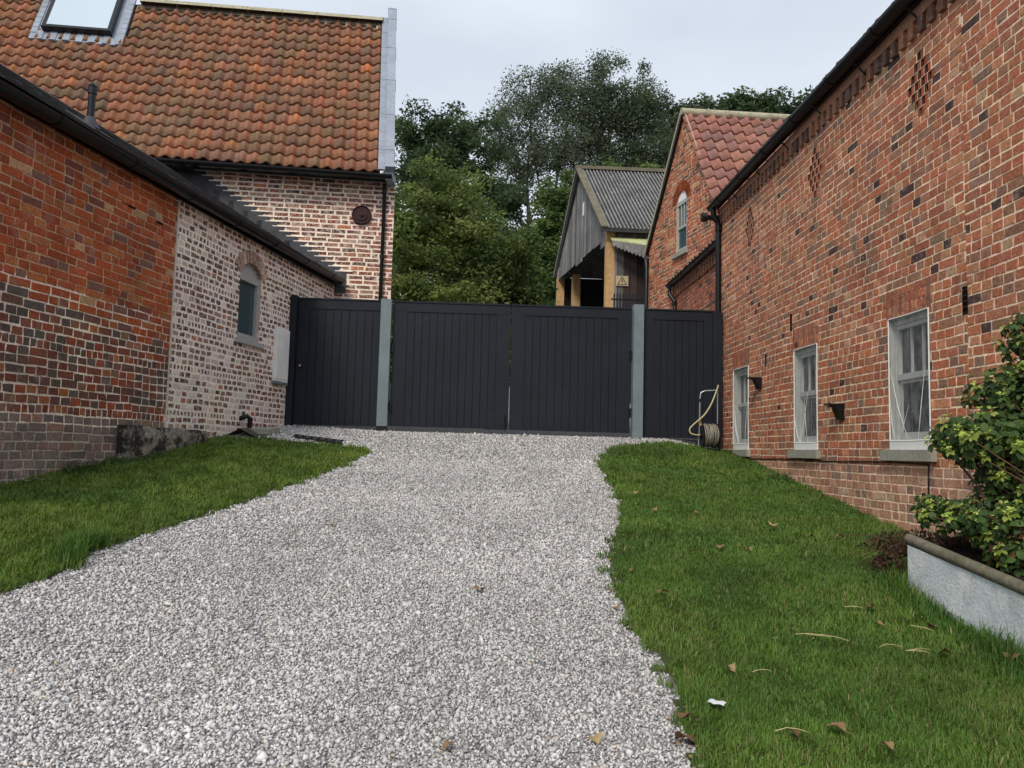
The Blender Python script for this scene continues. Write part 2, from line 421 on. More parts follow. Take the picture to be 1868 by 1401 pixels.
def pal_house(u, v, r):
    return pick([(4, (.23, .072, .048)), (3, (.15, .062, .048)), (2, (.30, .105, .058)), (1.5, (.095, .052, .046)), (2.0, (.36, .22, .15)), (.35, (.46, .14, .05))], r)
def pal_gable(u, v, r):
    return pick([(4, (.46, .145, .070)), (3, (.38, .12, .07)), (1.5, (.24, .11, .07)), (1.2, (.15, .085, .06)), (1.4, (.50, .29, .16))], r)
def mo_barn(u, v): return (.98, .74, .53)
def mo_old(u, v): return (.54, .34, .22) if v > 2.5 else ((.90, .77, .64) if v > 1.7 else (.52, .46, .39))
def mo_lime(u, v): return (1.0, .89, .79)
def mo_house(u, v): return (1.0, .82, .68)
def mo_gable(u, v): return (.95, .72, .50)

def wd_barn(row, v, r):
    if row % 6 == 3: return [(1, .118)]
    return [(.82, .1165), (.18, .222)]
def wd_old(row, v, r):
    if v > 2.5: return [(.45, .12), (.55, .225)]
    if row % 7 == 3: return [(1, .075), (.02, .076)]
    return [(.85, .122), (.15, .2)]
def wd_lime(row, v, r):
    if row % 7 == 4: return [(1, .068), (.02, .07)]
    return [(.9, .122), (.1, .19)]
def wd_str(row, v, r): return [(.9, .245), (.1, .12)]
def wd_gab(row, v, r): return [(.55, .225), (.45, .118)]
def wd_soft(row, v, r): return [(.5, .115), (.5, .222)]

def half_gutter(mb, a, b, r=.065, th=.004, n=9, drop=0, brackets=.9, out=V((-1, 0, 0))):
    """half round gutter from a to b (rim height), with union clips"""
    a, b = V(a), V(b); d = (b-a).normalized(); out = V(out); out = (out-d*out.dot(d)).normalized(); Z = V((0, 0, 1))
    def ring(p, rr):
        return [p+out*math.cos(math.pi*k/n)*rr-Z*math.sin(math.pi*k/n)*rr for k in range(n+1)]
    vs = ring(a, r)+ring(b, r)+ring(a, r-th)+ring(b, r-th); m_ = n+1; fs = []
    for k in range(n):
        fs.append((k, k+1, m_+k+1, m_+k)); fs.append((2*m_+k, 3*m_+k, 3*m_+k+1, 2*m_+k+1))
    fs += [(0, m_, 3*m_, 2*m_), (n, 2*m_+n, 3*m_+n, m_+n)]
    fs += [tuple(list(range(0, n+1))), tuple(reversed(range(m_, 2*m_)))]
    mb.add(vs, fs, smooth=False)
    Lg = (b-a).length; s = .25
    while s < Lg:
        p = a+d*s
        for wv, rr in ((.05, r+.007),):
            q = ring(p-d*wv/2, rr)+ring(p+d*wv/2, rr)
            fs = [(k, k+1, m_+k+1, m_+k) for k in range(n)]
            mb.add(q, fs)
            q2 = ring(p-d*wv/2, r-.001)
            mb.add(ring(p-d*wv/2, rr)+q2, [(k, m_+k, m_+k+1, k+1) for k in range(n)])
            mb.add(ring(p+d*wv/2, rr)+ring(p+d*wv/2, r-.001), [(k, k+1, m_+k+1, m_+k) for k in range(n)])
        s += brackets

def pantiles(mb, A0, A1, B0, B1, ncol, nrow, pal, r, amp=.024, skip=None, over=1.12, lip=.020, seg=8, jit=.004, thick=.032, dirt=.62, dcol=(.175, .13, .095)):
    """pantiled slope between eave line A0-A1 and ridge line B0-B1: single lapped S-shaped tiles"""
    A0, A1, B0, B1 = map(V, (A0, A1, B0, B1))
    Nn = (A1-A0).cross(B0-A0).normalized()
    if Nn.z < 0: Nn = -Nn
    def P(s, t): return (A0*(1-s)+A1*s)*(1-t)+(B0*(1-s)+B1*s)*t
    def prof(x):   # broad pan rising to a roll that drops sharply
        x = x % 1.0
        return -amp*math.cos(2*math.pi*x**1.5)
    tr = Nn.cross(A1-A0)
    good = tr.dot(B0-A0) > 0
    for i in range(nrow):
        for c in range(ncol):
            if skip and skip((c+.5)/ncol, (i+.5)/nrow): continue
            col = vary(pal(c, i, r), r, .12); dj = r.uniform(-jit, jit); hj = r.uniform(-.003, .003); dt = r.uniform(-.05, .05)/nrow
            lo, hi, lp = [], [], []
            for k in range(seg+1):
                x = k/seg*.999; s = (c+x)/ncol; z_ = prof(x)+hj
                lo.append(P(s, i/nrow+dt)+Nn*(z_+thick+dj)); hi.append(P(s, min((i+over)/nrow, 1.02))+Nn*(z_+.006))
                lp.append(P(s, i/nrow+dt)+Nn*(z_+thick+dj-lip))
            n = seg+1
            vs = lo+hi+lp+[h-Nn*lip for h in hi]
            fs = []
            for k in range(seg):
                fs.append((k, k+1, n+k+1, n+k)); fs.append((2*n+k, 2*n+k+1, k+1, k)); fs.append((2*n+k, 3*n+k, 3*n+k+1, 2*n+k+1))
            if not good: fs = [tuple(reversed(f)) for f in fs]
            mb.add(vs, fs, col, 0, smooth=False)
            for q in range(len(fs)):
                if q % 3 == 0:
                    mb.sm[-len(fs)+q] = True
                    xx = (q//3+.5)/seg; dd = dirt*max(0, 1-abs(xx-.30)/.34)*r.uniform(.7, 1.2)
                    mb.c[-len(fs)+q] = lerp3(col, dcol, min(dd, .9))

# ================================================================= brick barn on the right
XW = 3.43; YF = 11.46
barn = thing('brick_barn', 'long red brick barn on the right with three netted sash windows', 'building', (XW, 6, 1))
O = (XW, YF, 0); U = (0, -1, 0); Nn = (-1, 0, 0)
wins = [(5.955, 6.575), (8.035, 8.655), (10.19, 10.83)]
WZ0, WZ1, SZ = 1.585, 2.70, 1.497
holes = [(YF-b, YF-a, WZ0, WZ1) for a, b in wins]
slots = [(8.756, 3.035, .07, .20), (9.57, 2.69, .06, .17), (5.50, 2.665, .07, .21), (9.30, 5.03, .05, .16)]
slot_h = [(YF-y-w/2, YF-y+w/2, z-h/2, z+h/2) for y, z, w, h in slots]
# diamond shaped groups of recessed headers
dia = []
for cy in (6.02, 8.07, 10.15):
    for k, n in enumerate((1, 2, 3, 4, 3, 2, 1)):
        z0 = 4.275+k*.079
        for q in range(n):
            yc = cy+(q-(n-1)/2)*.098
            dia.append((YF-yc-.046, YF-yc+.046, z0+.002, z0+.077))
allh = holes+slot_h+dia
wm = MB(); r = random.Random(3)
masonry(wm, O, U, Nn, 0, YF-5.47, .55, 5.19, pal_barn, mo_barn, wd_barn, holes=allh, openholes=holes, seed=5, reveal=.10, wob=.005, gap=.0128, gapv=.0095, proud=.0035)
masonry(wm, O, U, Nn, YF-5.47, YF-.6, -.2, 5.19, pal_barn, mo_barn, wd_barn, holes=allh, openholes=[], seed=6, off=-.031, reveal=.10, wob=.005, gap=.0128, gapv=.0095, proud=.0035)
for h in dia:   # recess round a bright inner brick, shadow painted as dark back and side colours
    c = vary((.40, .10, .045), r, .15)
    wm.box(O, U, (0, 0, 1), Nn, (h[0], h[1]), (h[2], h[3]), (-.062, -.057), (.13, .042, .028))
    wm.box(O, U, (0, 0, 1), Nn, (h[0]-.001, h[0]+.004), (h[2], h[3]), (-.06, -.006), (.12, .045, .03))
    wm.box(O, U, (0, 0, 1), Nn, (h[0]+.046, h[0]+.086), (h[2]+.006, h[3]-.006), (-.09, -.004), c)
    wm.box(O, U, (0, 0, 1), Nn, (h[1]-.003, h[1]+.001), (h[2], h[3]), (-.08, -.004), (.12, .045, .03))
for h in slot_h:
    wm.box(O, U, (0, 0, 1), Nn, (h[0], h[1]), (h[2], h[3]), (-.06, -.055), (.012, .010, .010))
# flat arches over the windows
for a, b in wins:
    soldier(wm, O, U, Nn, YF-b-.05, YF-a+.03, WZ1+.004, WZ1+.235, [(3, (.36, .13, .075)), (2, (.30, .10, .06)), (1, (.24, .12, .08))], r)
# rest of the building shell
wm.box((XW, YF, 0), (1, 0, 0), (0, 0, 1), (0, 1, 0), (.002, 6), (0, 5.2), (-.02, 0), (.30, .11, .07))
wm.box((XW, .6, 0), (1, 0, 0), (0, 0, 1), (0, 1, 0), (.002, 6), (-.2, 5.2), (0, .02), (.30, .11, .07))
wm.wbox((XW+5.98, .6, -.2), (XW+6, YF-.02, 5.3), (.30, .11, .07))
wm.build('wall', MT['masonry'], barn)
# dentil course
dm = MB()
dm.box(O, U, (0, 0, 1), Nn, (0, YF-.6), (5.09, 5.19), (.002, .036), (.34, .17, .11))
k = 0; u = .03
while u < YF-.7:
    dm.box(O, U, (0, 0, 1), Nn, (u, u+.074), (4.96+r.uniform(-.004, .004), 5.09), (-.005, .034+r.uniform(-.004, .004)), vary(pick([(3, (.27, .14, .09)), (2, (.20, .11, .08)), (1, (.14, .09, .075)), (2, (.32, .15, .09))], r), r, .15))
    u += .143
dm.build('dentil_course', MT['masonry'], barn)
# window units
for wi, (a, b) in enumerate(wins):
    f = MB(); X0 = XW+.036
    f.wbox((XW+.004, a+.001, WZ0+.075), (X0, a+.010, WZ1)); f.wbox((XW+.004, b-.010, WZ0+.075), (X0, b-.001, WZ1)); f.wbox((XW+.004, a+.010, WZ1-.012), (X0, b-.010, WZ1-.002))
    fr = .027
    f.wbox((X0, a, WZ0+.075), (X0+.06, a+fr, WZ1)); f.wbox((X0, b-fr, WZ0+.075), (X0+.06, b, WZ1))
    f.wbox((X0, a+fr, WZ1-.055), (X0+.06, b-fr, WZ1))
    zm = 2.175
    # upper sash
    f.wbox((X0+.012, a+fr, zm), (X0+.05, b-fr, zm+.05)); f.wbox((X0+.012, a+fr, WZ1-.095), (X0+.05, b-fr, WZ1-.057))
    f.wbox((X0+.014, a+fr, zm+.05), (X0+.05, a+fr+.022, WZ1-.095)); f.wbox((X0+.014, b-fr-.022, zm+.05), (X0+.05, b-fr, WZ1-.095))
    iw = (b-a-2*fr-.044)
    for q in (1, 2):
        yy = a+fr+.022+iw*q/3
        f.wbox((X0+.030, yy-.008, zm+.05), (X0+.052, yy+.008, WZ1-.095))
    # lower sash
    f.wbox((X0+.032, a+fr, WZ0+.077), (X0+.065, b-fr, WZ0+.15)); f.wbox((X0+.034, a+fr, zm-.03), (X0+.066, b-fr, zm))
    f.wbox((X0+.034, a+fr, WZ0+.15), (X0+.064, a+fr+.03, zm-.03)); f.wbox((X0+.034, b-fr-.03, WZ0+.15), (X0+.064, b-fr, zm-.03))
    wn = f.build('window', MT['frame'], barn)
    g = MB(); g.wbox((X0+.05, a+.03, WZ0+.1), (X0+.056, b-.03, WZ1-.05)); g.build('pane', MT['glass'], wn)
    s = MB(); s.wbox((XW-.012, a+.004, WZ0+.002), (X0+.06, b-.004, WZ0+.073)); s.build('sill_board', MT['white'], wn)
    # film: puckered sheet stretched over the opening, taped at the rim
    nf = MB(); ny, nz = 22, 34; gr = []
    rr = random.Random(40+wi)
    folds = [(rr.uniform(.1, .5), rr.uniform(-.9, .9), rr.uniform(.010, .02)) for _ in range(5)]
    for j in range(nz+1):
        for i in range(ny+1):
            yy = a+.006+(b-a-.012)*i/ny; zz = WZ0+.08+(WZ1-.006-WZ0-.08)*j/nz
            e = min(i, ny-i, j, nz-j)/3.0; e = min(e, 1)
            lz = (zz-WZ0)/(WZ1-WZ0)
            d = .010*noise.noise(V((yy*7, zz*1.5, wi*5)))
            for (p0, sl_, am) in folds:
                dist = abs((yy-a)/(b-a)-(p0+sl_*(lz-.0)*.6)); d += am*max(0, 1-dist*16)*max(0, 1-lz*1.3)
            gr.append((XW-.006-d*e, yy, zz))
    fs = [(j*(ny+1)+i, j*(ny+1)+i+1, (j+1)*(ny+1)+i+1, (j+1)*(ny+1)+i) for j in range(nz) for i in range(ny)]
    nf.add(gr, [tuple(reversed(q)) for q in fs], smooth=True)
    nf.build('netting_film', MT['film'], wn)
    tp = MB(); e0, e1 = WZ0+.078, WZ1-.004
    q = lambda: rr.uniform(-.004, .004)
    for (p, p2) in (((a+.004, e0), (a+.004+q(), e1)), ((a+.004, e1), (b-.004, e1+q())), ((b-.004, e1), (b-.004+q(), e0)), ((b-.004, e0), (a+.004, e0))):
        mid = ((p[0]+p2[0])/2+q(), (p[1]+p2[1])/2+q())
        tp.tube([(XW-.009, p[0], p[1]), (XW-.010, mid[0], mid[1]), (XW-.009, p2[0], p2[1])], .0065, 5)
    # loose creases of the film catching the light
    for c_ in range(4):
        y0 = a+rr.uniform(.15, .95)*(b-a); y1 = min(max(y0+rr.uniform(-.3, .3), a+.02), b-.02)
        zt = WZ0+rr.uniform(.3, .75)
        tp.tube([(XW-.012, y0, WZ0+.085), (XW-.017, (y0+y1)/2, (WZ0+zt)/2), (XW-.011, y1, zt)], [.001, .0035, .001], 5)
    tp.build('tape_border', MT['white'], wn)
    s2 = MB(); s2.wbox((XW-.055, a-.07, SZ), (XW+.06, b+.09, SZ+.083)); s2.wbox((XW-.050, a-.065, SZ+.083), (XW+.05, b+.085, SZ+.086)); s2.build('stone_sill', MT['stone'], barn)
# air vents
for (y, z, w_, h) in slots[:3]:
    g = MB()
    for k in range(5):
        g.wbox((XW+.002, y-w_/2+.004, z-h/2+.01+k*h/5), (XW+.03, y+w_/2-.004, z-h/2+.01+k*h/5+h/14), (1, 1, 1))
    g.build('air_vent', MT['gutter'], barn)
# wall lights
for (y, z) in ((7.48, 1.955), (9.76, 2.42)):
    g = MB(); b_ = .055
    prof = [(0, .075), (-.16, .075), (-.165, .062), (-.09, .045), (-.055, -.03), (-.04, -.075), (0, -.075)]
    for sgn in (0, 1):
        pass
    pts = [(XW+px, y-b_, z+pz) for px, pz in prof]+[(XW+px, y+b_, z+pz) for px, pz in prof]
    n = len(prof)
    g.add(pts, [tuple(range(n)), tuple(reversed(range(n, 2*n)))]+[(i, n+i, n+(i+1) % n, (i+1) % n) for i in range(n)])
    wl = g.build('wall_light', MT['gutter'], barn)
    g = MB(); g.wbox((XW-.13, y-.04, z+.035), (XW-.06, y+.04, z+.045)); g.build('lens', MT['glass'], wl)
# gutter, tiles, roof
g = MB(); half_gutter(g, (XW-.125, .7, 5.255), (XW-.125, YF+.10, 5.255), r=.072, brackets=.92)
g.build('gutter', MT['gutter'], barn)
g = MB(); g.wbox((XW-.075, .7, 5.185), (XW-.055, YF-.02, 5.30)); 
for y in np.arange(1.4, 11.4, .92): g.tube([(XW+.0, y, 5.06), (XW-.07, y, 5.125), (XW-.12, y, 5.178)], .008, 6)
g.build('fascia', MT['gutter'], barn)
g = MB(); r2 = random.Random(9)
PT = [(3, (.20, .075, .05)), (2, (.15, .07, .055)), (1, (.27, .11, .07))]
pantiles(g, (XW-.115, .7, 5.275), (XW-.115, YF+.12, 5.275), (XW+.30, .7, 5.70), (XW+.30, YF+.12, 5.70), 43, 2, lambda c, i, q: pick(PT, q), r2)
g.poly([(XW+.28, .7, 5.68), (XW+3.0, .7, 8.2), (XW+3.0, YF+.1, 8.2), (XW+.28, YF+.1, 5.68)], (.16, .07, .05))
g.poly([(XW+6.1, .7, 5.30), (XW+6.1, YF+.1, 5.3), (XW+3.0, YF+.1, 8.2), (XW+3.0, .7, 8.2)], (.16, .07, .05))
g.poly([(XW, YF+.05, 5.2), (XW+6, YF+.05, 5.2), (XW+3, YF+.05, 8.15)], (.3, .11, .07))
g.build('roof', MT['tile'], barn)
# downpipe with swan neck at the far corner
g = MB(); yp = YF; px = XW-.048
g.tube([(XW-.125, yp-.02, 5.19), (XW-.125, yp-.02, 5.12), (XW-.115, yp-.02, 5.08), (XW-.065, yp-.02, 5.00), (px, yp-.02, 4.95), (px, yp-.02, 4.85), (px, yp-.03, 3.5), (px, yp-.03, 1.62)], .042, 14)
for zz in (4.86, 3.35, 2.6, 1.75): g.tube([(px, yp-.027, zz), (px, yp-.027, zz+.07)], .052, 14)
g.wbox((px-.005, yp-.09, 1.62), (px+.075, yp-.0, 1.64))
g.build('downpipe', MT['gutter'], barn)
# thin black cable along the wall and down
g = MB(); pts = []
for y in np.arange(11.1, 5.99, -.3): pts.append((XW-.010, y, 1.478+.006*math.sin(y*3)))
pts += [(XW-.012, 5.99, 1.46), (XW-.012, 5.995, 1.3), (XW-.010, 6.0, 1.2), (XW-.02, 6.03, 1.15), (XW-.012, 6.06, 1.14)]
g.tube(pts, .006, 6)
g.wbox((XW-.012, 6.05, 1.13), (XW-.007, 6.09, 1.25))
g.build('cable', MT['gutter'], barn)

# ================================================================= low brick outbuilding on the left
def LW(y): return -2.85+.1835*(y-11.3)
D = V((.1835, 1, 0)).normalized(); NL = V((D.y, -D.x, 0)); Y0 = 3.2
OL = V((LW(Y0), Y0, 0)); K = math.sqrt(1+.1835**2)
uL = lambda y: (y-Y0)*K
low = thing('brick_outbuilding', 'low outbuilding on the left, half old red brick and half limewashed', 'building', (LW(8), 8, 1.2))
yJ = 8.36; yE = 12.80
wm = MB()
masonry(wm, OL, D, NL, 0, uL(yJ)-.014, .4, 4.16, pal_old, mo_old, wd_old, course=.0765, gap=.0135, seed=11, wob=.016, jit=.005, proud=.005,
        holes=[(uL(7.5)-.05, uL(7.5)+.05, 3.76, 3.775)], openholes=[])
for (y, z) in ((7.59, 3.764), (8.04, 3.74)):
    wm.box(OL, D, (0, 0, 1), NL, (uL(y)-.05, uL(y)+.05), (z-.008, z+.010), (0, .0125), (.012, .010, .010))
wm.box(OL, D, (0, 0, 1), NL, (0, uL(12.8)), (.2, 4.1), (-.32, -.30), (.1, .06, .05))
wm.build('red_brick_wall', MT['masonry_old'], low)
wm = MB()
wa, wb = uL(9.74), uL(10.30); zb, zs, zc = 2.80, 3.66, 3.80
masonry(wm, OL, D, NL, uL(yJ)+.014, uL(yE), 1.0, 4.16, pal_lime, mo_lime, wd_lime, course=.0705, gap=.025, gapv=.030, seed=12, wob=.012, jit=.0065, proud=.003,
        holes=[(wa, wb, zb, zc)], reveal=.12)
wm.box(OL, D, (0, 0, 1), NL, (uL(yJ)-.014, uL(yJ)+.014), (1.45, 4.1), (-.005, .010), (.62, .56, .50))
# segmental arch: corner infill and voussoirs
cu = (wa+wb)/2; hw = (wb-wa)/2; rise = zc-zs; Ra = (hw*hw+rise*rise)/(2*rise); cz = zc-Ra
def AP(a_, rad, n): return OL+D*(cu+math.sin(a_)*rad)+V((0, 0, cz+math.cos(a_)*rad))+NL*n
am = math.asin(hw/Ra)
for sg in (-1, 1):
    for k in range(6):
        t0, t1 = am*k/6*sg, am*(k+1)/6*sg
        u_0, u_1 = cu+math.sin(t0)*Ra, cu+math.sin(t1)*Ra
        q = [OL+D*u_0+V((0, 0, cz+math.cos(t0)*Ra)), OL+D*u_1+V((0, 0, cz+math.cos(t1)*Ra)), OL+D*u_1+V((0, 0, zc+.001)), OL+D*u_0+V((0, 0, zc+.001))]
        if sg < 0: q.reverse()
        wm.poly(q, (.5, .42, .36)); wm.poly([p-NL*.1 for p in q], (.3, .2, .16))
        qq = [q[0], q[1]] if sg > 0 else [q[3], q[2]]
        wm.poly([qq[0], qq[1], qq[1]-NL*.1, qq[0]-NL*.1], (.25, .16, .12))
am2 = am*1.12; nv = 10; r = random.Random(5)
pts = [AP(-am2+2*am2*k/16, Ra+.001, .004) for k in range(17)]+[AP(am2-2*am2*k/16, Ra+.165, .004) for k in range(17)]
for k in range(16): wm.poly([pts[k+1], pts[k], pts[33-k], pts[32-k]], (.50, .40, .33))
for k in range(nv):
    t0, t1 = -am2+2*am2*(k+.12)/nv, -am2+2*am2*(k+.88)/nv
    c = vary(pick([(2, (.46, .29, .22)), (2, (.36, .22, .16)), (1, (.54, .40, .32))], r), r)
    A_, B_ = [AP(t0, Ra+.004, .016), AP(t1, Ra+.004, .016), AP(t1, Ra+.16, .016), AP(t0, Ra+.16, .016)], [AP(t0, Ra+.004, 0), AP(t1, Ra+.004, 0), AP(t1, Ra+.16, 0), AP(t0, Ra+.16, 0)]
    wm.add(A_+B_, [(3, 2, 1, 0), (0, 1, 5, 4), (1, 2, 6, 5), (2, 3, 7, 6), (3, 0, 4, 7)][::1], c)
wm.build('limewashed_wall', MT['masonry_lime'], low)
# window
g = MB(); bx = lambda mb, u, v_, n, c=(1, 1, 1): mb.box(OL, D, (0, 0, 1), NL, u, v_, n, c)
bx(g, (wa, wa+.03), (zb+.05, zs-.02), (-.09, -.03)); bx(g, (wb-.04, wb), (zb+.05, zs-.02), (-.09, -.03))
bx(g, (wa, wb), (zb, zb+.05), (-.09, -.02)); bx(g, (wa+.03, wb-.04), (zb+.05, zb+.085), (-.088, -.034)); bx(g, (wa, wb), (zs-.10, zs-.02), (-.088, -.028))
bx(g, (wa, wb), (zs-.02, zc), (-.085, -.045))
wn = g.build('window', MT['frame'], low)
g = MB(); bx(g, (wa+.02, wb-.03), (zb+.06, zs-.08), (-.078, -.07)); g.build('pane', MT['glass_teal'], wn)
g = MB(); bx(g, (wa-.06, wb+.08), (zb-.055, zb-.004), (-.05, .05)); g.build('sill', MT['frame'], wn)
# meter cabinet
g = MB(); c0, c1 = uL(10.725), uL(11.115)
bx(g, (c0, c1), (2.36, 3.10), (.0, .05)); cb = g.build('meter_cabinet', MT['cabinet'], low)
g = MB(); bx(g, (c0+.015, c1-.015), (2.395, 3.085), (.0505, .058)); g.build('door', MT['cabinet'], cb)
g = MB(); bx(g, (c0, c1), (2.325, 2.358), (.0, .055)); g.build('base_trim', MT['post'], cb)
# swan neck waste pipe
g = MB(); pu = uL(9.98); pp = lambda u, z_, n: OL+D*u+V((0, 0, z_))+NL*n
g.tube([pp(pu-.05, 1.80, -.02), pp(pu-.05, 1.82, .04), pp(pu-.02, 1.84, .075), pp(pu+.015, 1.81, .10), pp(pu+.02, 1.6, .10)], .030, 10)
g.build('waste_pipe', MT['gutter'], low)
# gutter
g = MB()
GA = V((LW(Y0), Y0, 4.105))+NL*.135; GB = V((LW(12.72), 12.72, 4.20))+NL*.135
half_gutter(g, GA, GB, r=.075, brackets=1.0, out=NL)
g.build('gutter', MT['gutter'], low)
g = MB(); bx(g, (0, uL(12.72)), (4.08, 4.20), (.03, .05)); g.build('fascia', MT['gutter'], low)
# roof of small slates: lapped courses, closing to a ridge
g = MB(); r = random.Random(21); c_, s_ = math.cos(math.radians(32)), math.sin(math.radians(32))
S = (-NL*c_+V((0, 0, s_))); Nr = (NL*s_+V((0, 0, c_)))
E0 = OL+NL*.12+V((0, 0, 4.20)); Lr = 2.9; rows = 15
for i in range(rows):
    a0 = i*Lr/rows; u = -r.uniform(0, .25)
    while u < uL(12.70):
        w_ = .25; a_, b_ = max(u, 0), min(u+w_-.004, uL(12.72)); u += w_
        if b_-a_ < .03: continue
        h = .012+r.uniform(-.002, .002)
        p = [E0+D*a_+S*a0+Nr*h, E0+D*b_+S*a0+Nr*h, E0+D*b_+S*(a0+Lr/rows*1.2)+Nr*.002, E0+D*a_+S*(a0+Lr/rows*1.2)+Nr*.002]
        g.add(p+[q-Nr*.009 for q in p], [(0, 1, 2, 3), (4, 5, 1, 0), (5, 6, 2, 1), (7, 4, 0, 3), (7, 6, 5, 4)], vary((.075, .078, .082), r, .25))
g.poly([E0-Nr*.02, E0+S*Lr-Nr*.02, E0+D*uL(12.72)+S*Lr-Nr*.02, E0+D*uL(12.72)-Nr*.02], (.05, .05, .05))
top = E0+S*Lr
g.poly([top, top+D*uL(12.72), top+D*uL(12.72)-NL*3-V((0, 0, 2.1)), top-NL*3-V((0, 0, 2.1))], (.07, .07, .07))
g.poly([E0+D*0-Nr*.05, top+D*0, top-NL*3-V((0, 0, 2.1)), OL-NL*5, OL], (.2, .08, .06))
g.build('roof', MT['slate'], low)
g = MB(); g.tube([top-V((0, 0, .05)), top+D*uL(12.6)-V((0, 0, .05))], .06, 10, (.06, .062, .066)); g.build('ridge_tiles', MT['slate'], low)
# soil vent pipe with a lead slate
g = MB(); vb = E0+D*uL(7.35)+S*.52
g.tube([vb-V((0, 0, .05)), vb+V((0, 0, .38))], .033, 12); g.tube([vb+V((0, 0, .33)), vb+V((0, 0, .40))], .041, 12); g.tube([vb+V((0, 0, .41)), vb+V((0, 0, .44))], [.041, .02], 12)
vp = g.build('vent_pipe', MT['gutter'], low)
g = MB(); g.box(vb, D, S, Nr, (-.16, .16), (-.2, .18), (.014, .024)); g.tube([vb-V((0, 0, .02)), vb+V((0, 0, .10))], [.10, .04], 12)
g.build('collar', MT['darklead'], vp)

# ================================================================= farmhouse behind
hs = thing('farmhouse', 'tall old brick farmhouse with a steep orange pantile roof, lead edged verge and skylight', 'building', (-3, 12.8, 1.8))
DH = V((1, .1, 0)).normalized(); NH = V((DH.y, -DH.x, 0)); OH = V((-9.6, 12.9+.1*(-9.6+1.55), 0)); KH = math.sqrt(1.01)
uH = lambda x: (x+9.6)*KH
wm = MB()
masonry(wm, OH, DH, NH, uH(-6.6), uH(-1.665), 1.4, 6.0, pal_house, mo_house, wd_str, course=.0765, gap=.025, gapv=.030, seed=31, wob=.008, jit=.006, proud=.004, planes=())
hv = V((-.137, 1, 0)).normalized()
e = OH+DH*uH(-1.665)
wm.box(e, hv, (0, 0, 1), DH, (0.001, 4), (1.4, 6.0), (-.02, 0), (.25, .12, .08))
wm.box(OH, DH, (0, 0, 1), NH, (0, uH(-6.6)), (1.4, 6.0), (-.02, 0), (.25, .12, .08))
wm.build('wall', MT['masonry_lime'], hs)
ER = V((-1.87, 12.53, 5.955)); EL = ER+8.6*V((-1, -.1, 0)); RR = V((-2.196, 14.39, 9.53)); RL = RR+8.6*V((-1, -.12, -.028))
def HR(x_s, t): return (EL*(1-x_s)+ER*x_s)*(1-t)+(RL*(1-x_s)+RR*x_s)*t
HN = (ER-EL).cross(RR-ER).normalized()
HTP = [(5, (.37, .148, .078)), (5, (.32, .140, .082)), (3, (.26, .13, .085)), (1.0, (.44, .17, .075)), (.10, (.60, .17, .07)), (1.0, (.21, .125, .085))]
def sx(p):   # fraction along the roof for world x at eave
    return 1-(ER.x-p)/8.6
SK = (1-(-1.87+7.70)/8.6, 1-(-1.87+6.44)/8.6, .765)
def hskip(s, t): return (SK[0] < s < SK[1]+.01 and t > .72)
g = MB(); r = random.Random(33)
def hpal(c, i, q):
    k = noise.noise(V((c*.16, i*.22, 2)))
    if k > .05 and q.random() < .6: return pick([(2, (.31, .155, .085)), (2, (.26, .145, .082)), (1, (.36, .15, .078))], q)
    return pick(HTP, q)
pantiles(g, EL, ER, RL, RR, 45, 16, hpal, r, amp=.027, skip=hskip, lip=.026, thick=.040, seg=10)
g.poly([HR(0, 0)-HN*.03, HR(1, 0)-HN*.03, HR(1, 1)-HN*.03, HR(0, 1)-HN*.03], (.06, .045, .035))
bk = V((-1.4, 3.0, -3.2)); g.poly([RL, RR, RR+bk, RL+bk], (.25, .1, .06))
g.build('roof', MT['tile'], hs)
# pointing under the ridge and ridge stones
g = MB(); r = random.Random(34); axis = (RR-RL).normalized(); upz = V((0, 0, 1)); s = 0; Lx = (RR-RL).length
while s < Lx:
    e2 = min(s+.62, Lx); s0 = s+.006; s += .62
    if HR(s0/Lx, 1).x < -6.62 and HR(s0/Lx, 1).x > -7.95: continue
    A_ = RL+axis*s0; B_ = RL+axis*e2
    for P0, P1 in ((A_, B_),):
        pr = [(-.17, -.02), (-.12, .065), (0, .12), (.12, .10), (.2, -.1)]
        q0 = [P0+V((0, a_, b_)) for a_, b_ in pr]; q1 = [P1+V((0, a_, b_+r.uniform(-.004, .004))) for a_, b_ in pr]
        n = len(pr)
        g.add(q0+q1, [(k, n+k, n+k+1, k+1) for k in range(n-1)]+[tuple(range(n)), tuple(reversed(range(n, 2*n)))])
g.build('ridge_stones', MT['ridge'], hs)
g = MB(); 
for s in np.arange(0, Lx, .19):
    x_ = (RL+axis*s).x
    if -8.0 < x_ < -6.6: continue
    p = RL+axis*s
    if r.random() < .55: g.box(p+HN*.028, axis, (RR-ER).normalized(), HN, (-.015, .012), (-r.uniform(.12, .30), -.09), (-.02, .012), (.42, .40, .36))
    g.box(p+HN*.02, axis, (RR-ER).normalized(), HN, (-.095, .095), (-.13-r.uniform(0, .02), -.04), (-.02, .010+r.uniform(0, .012)), (.13, .12, .095))
g.build('ridge_pointing', MT['masonry'], hs)
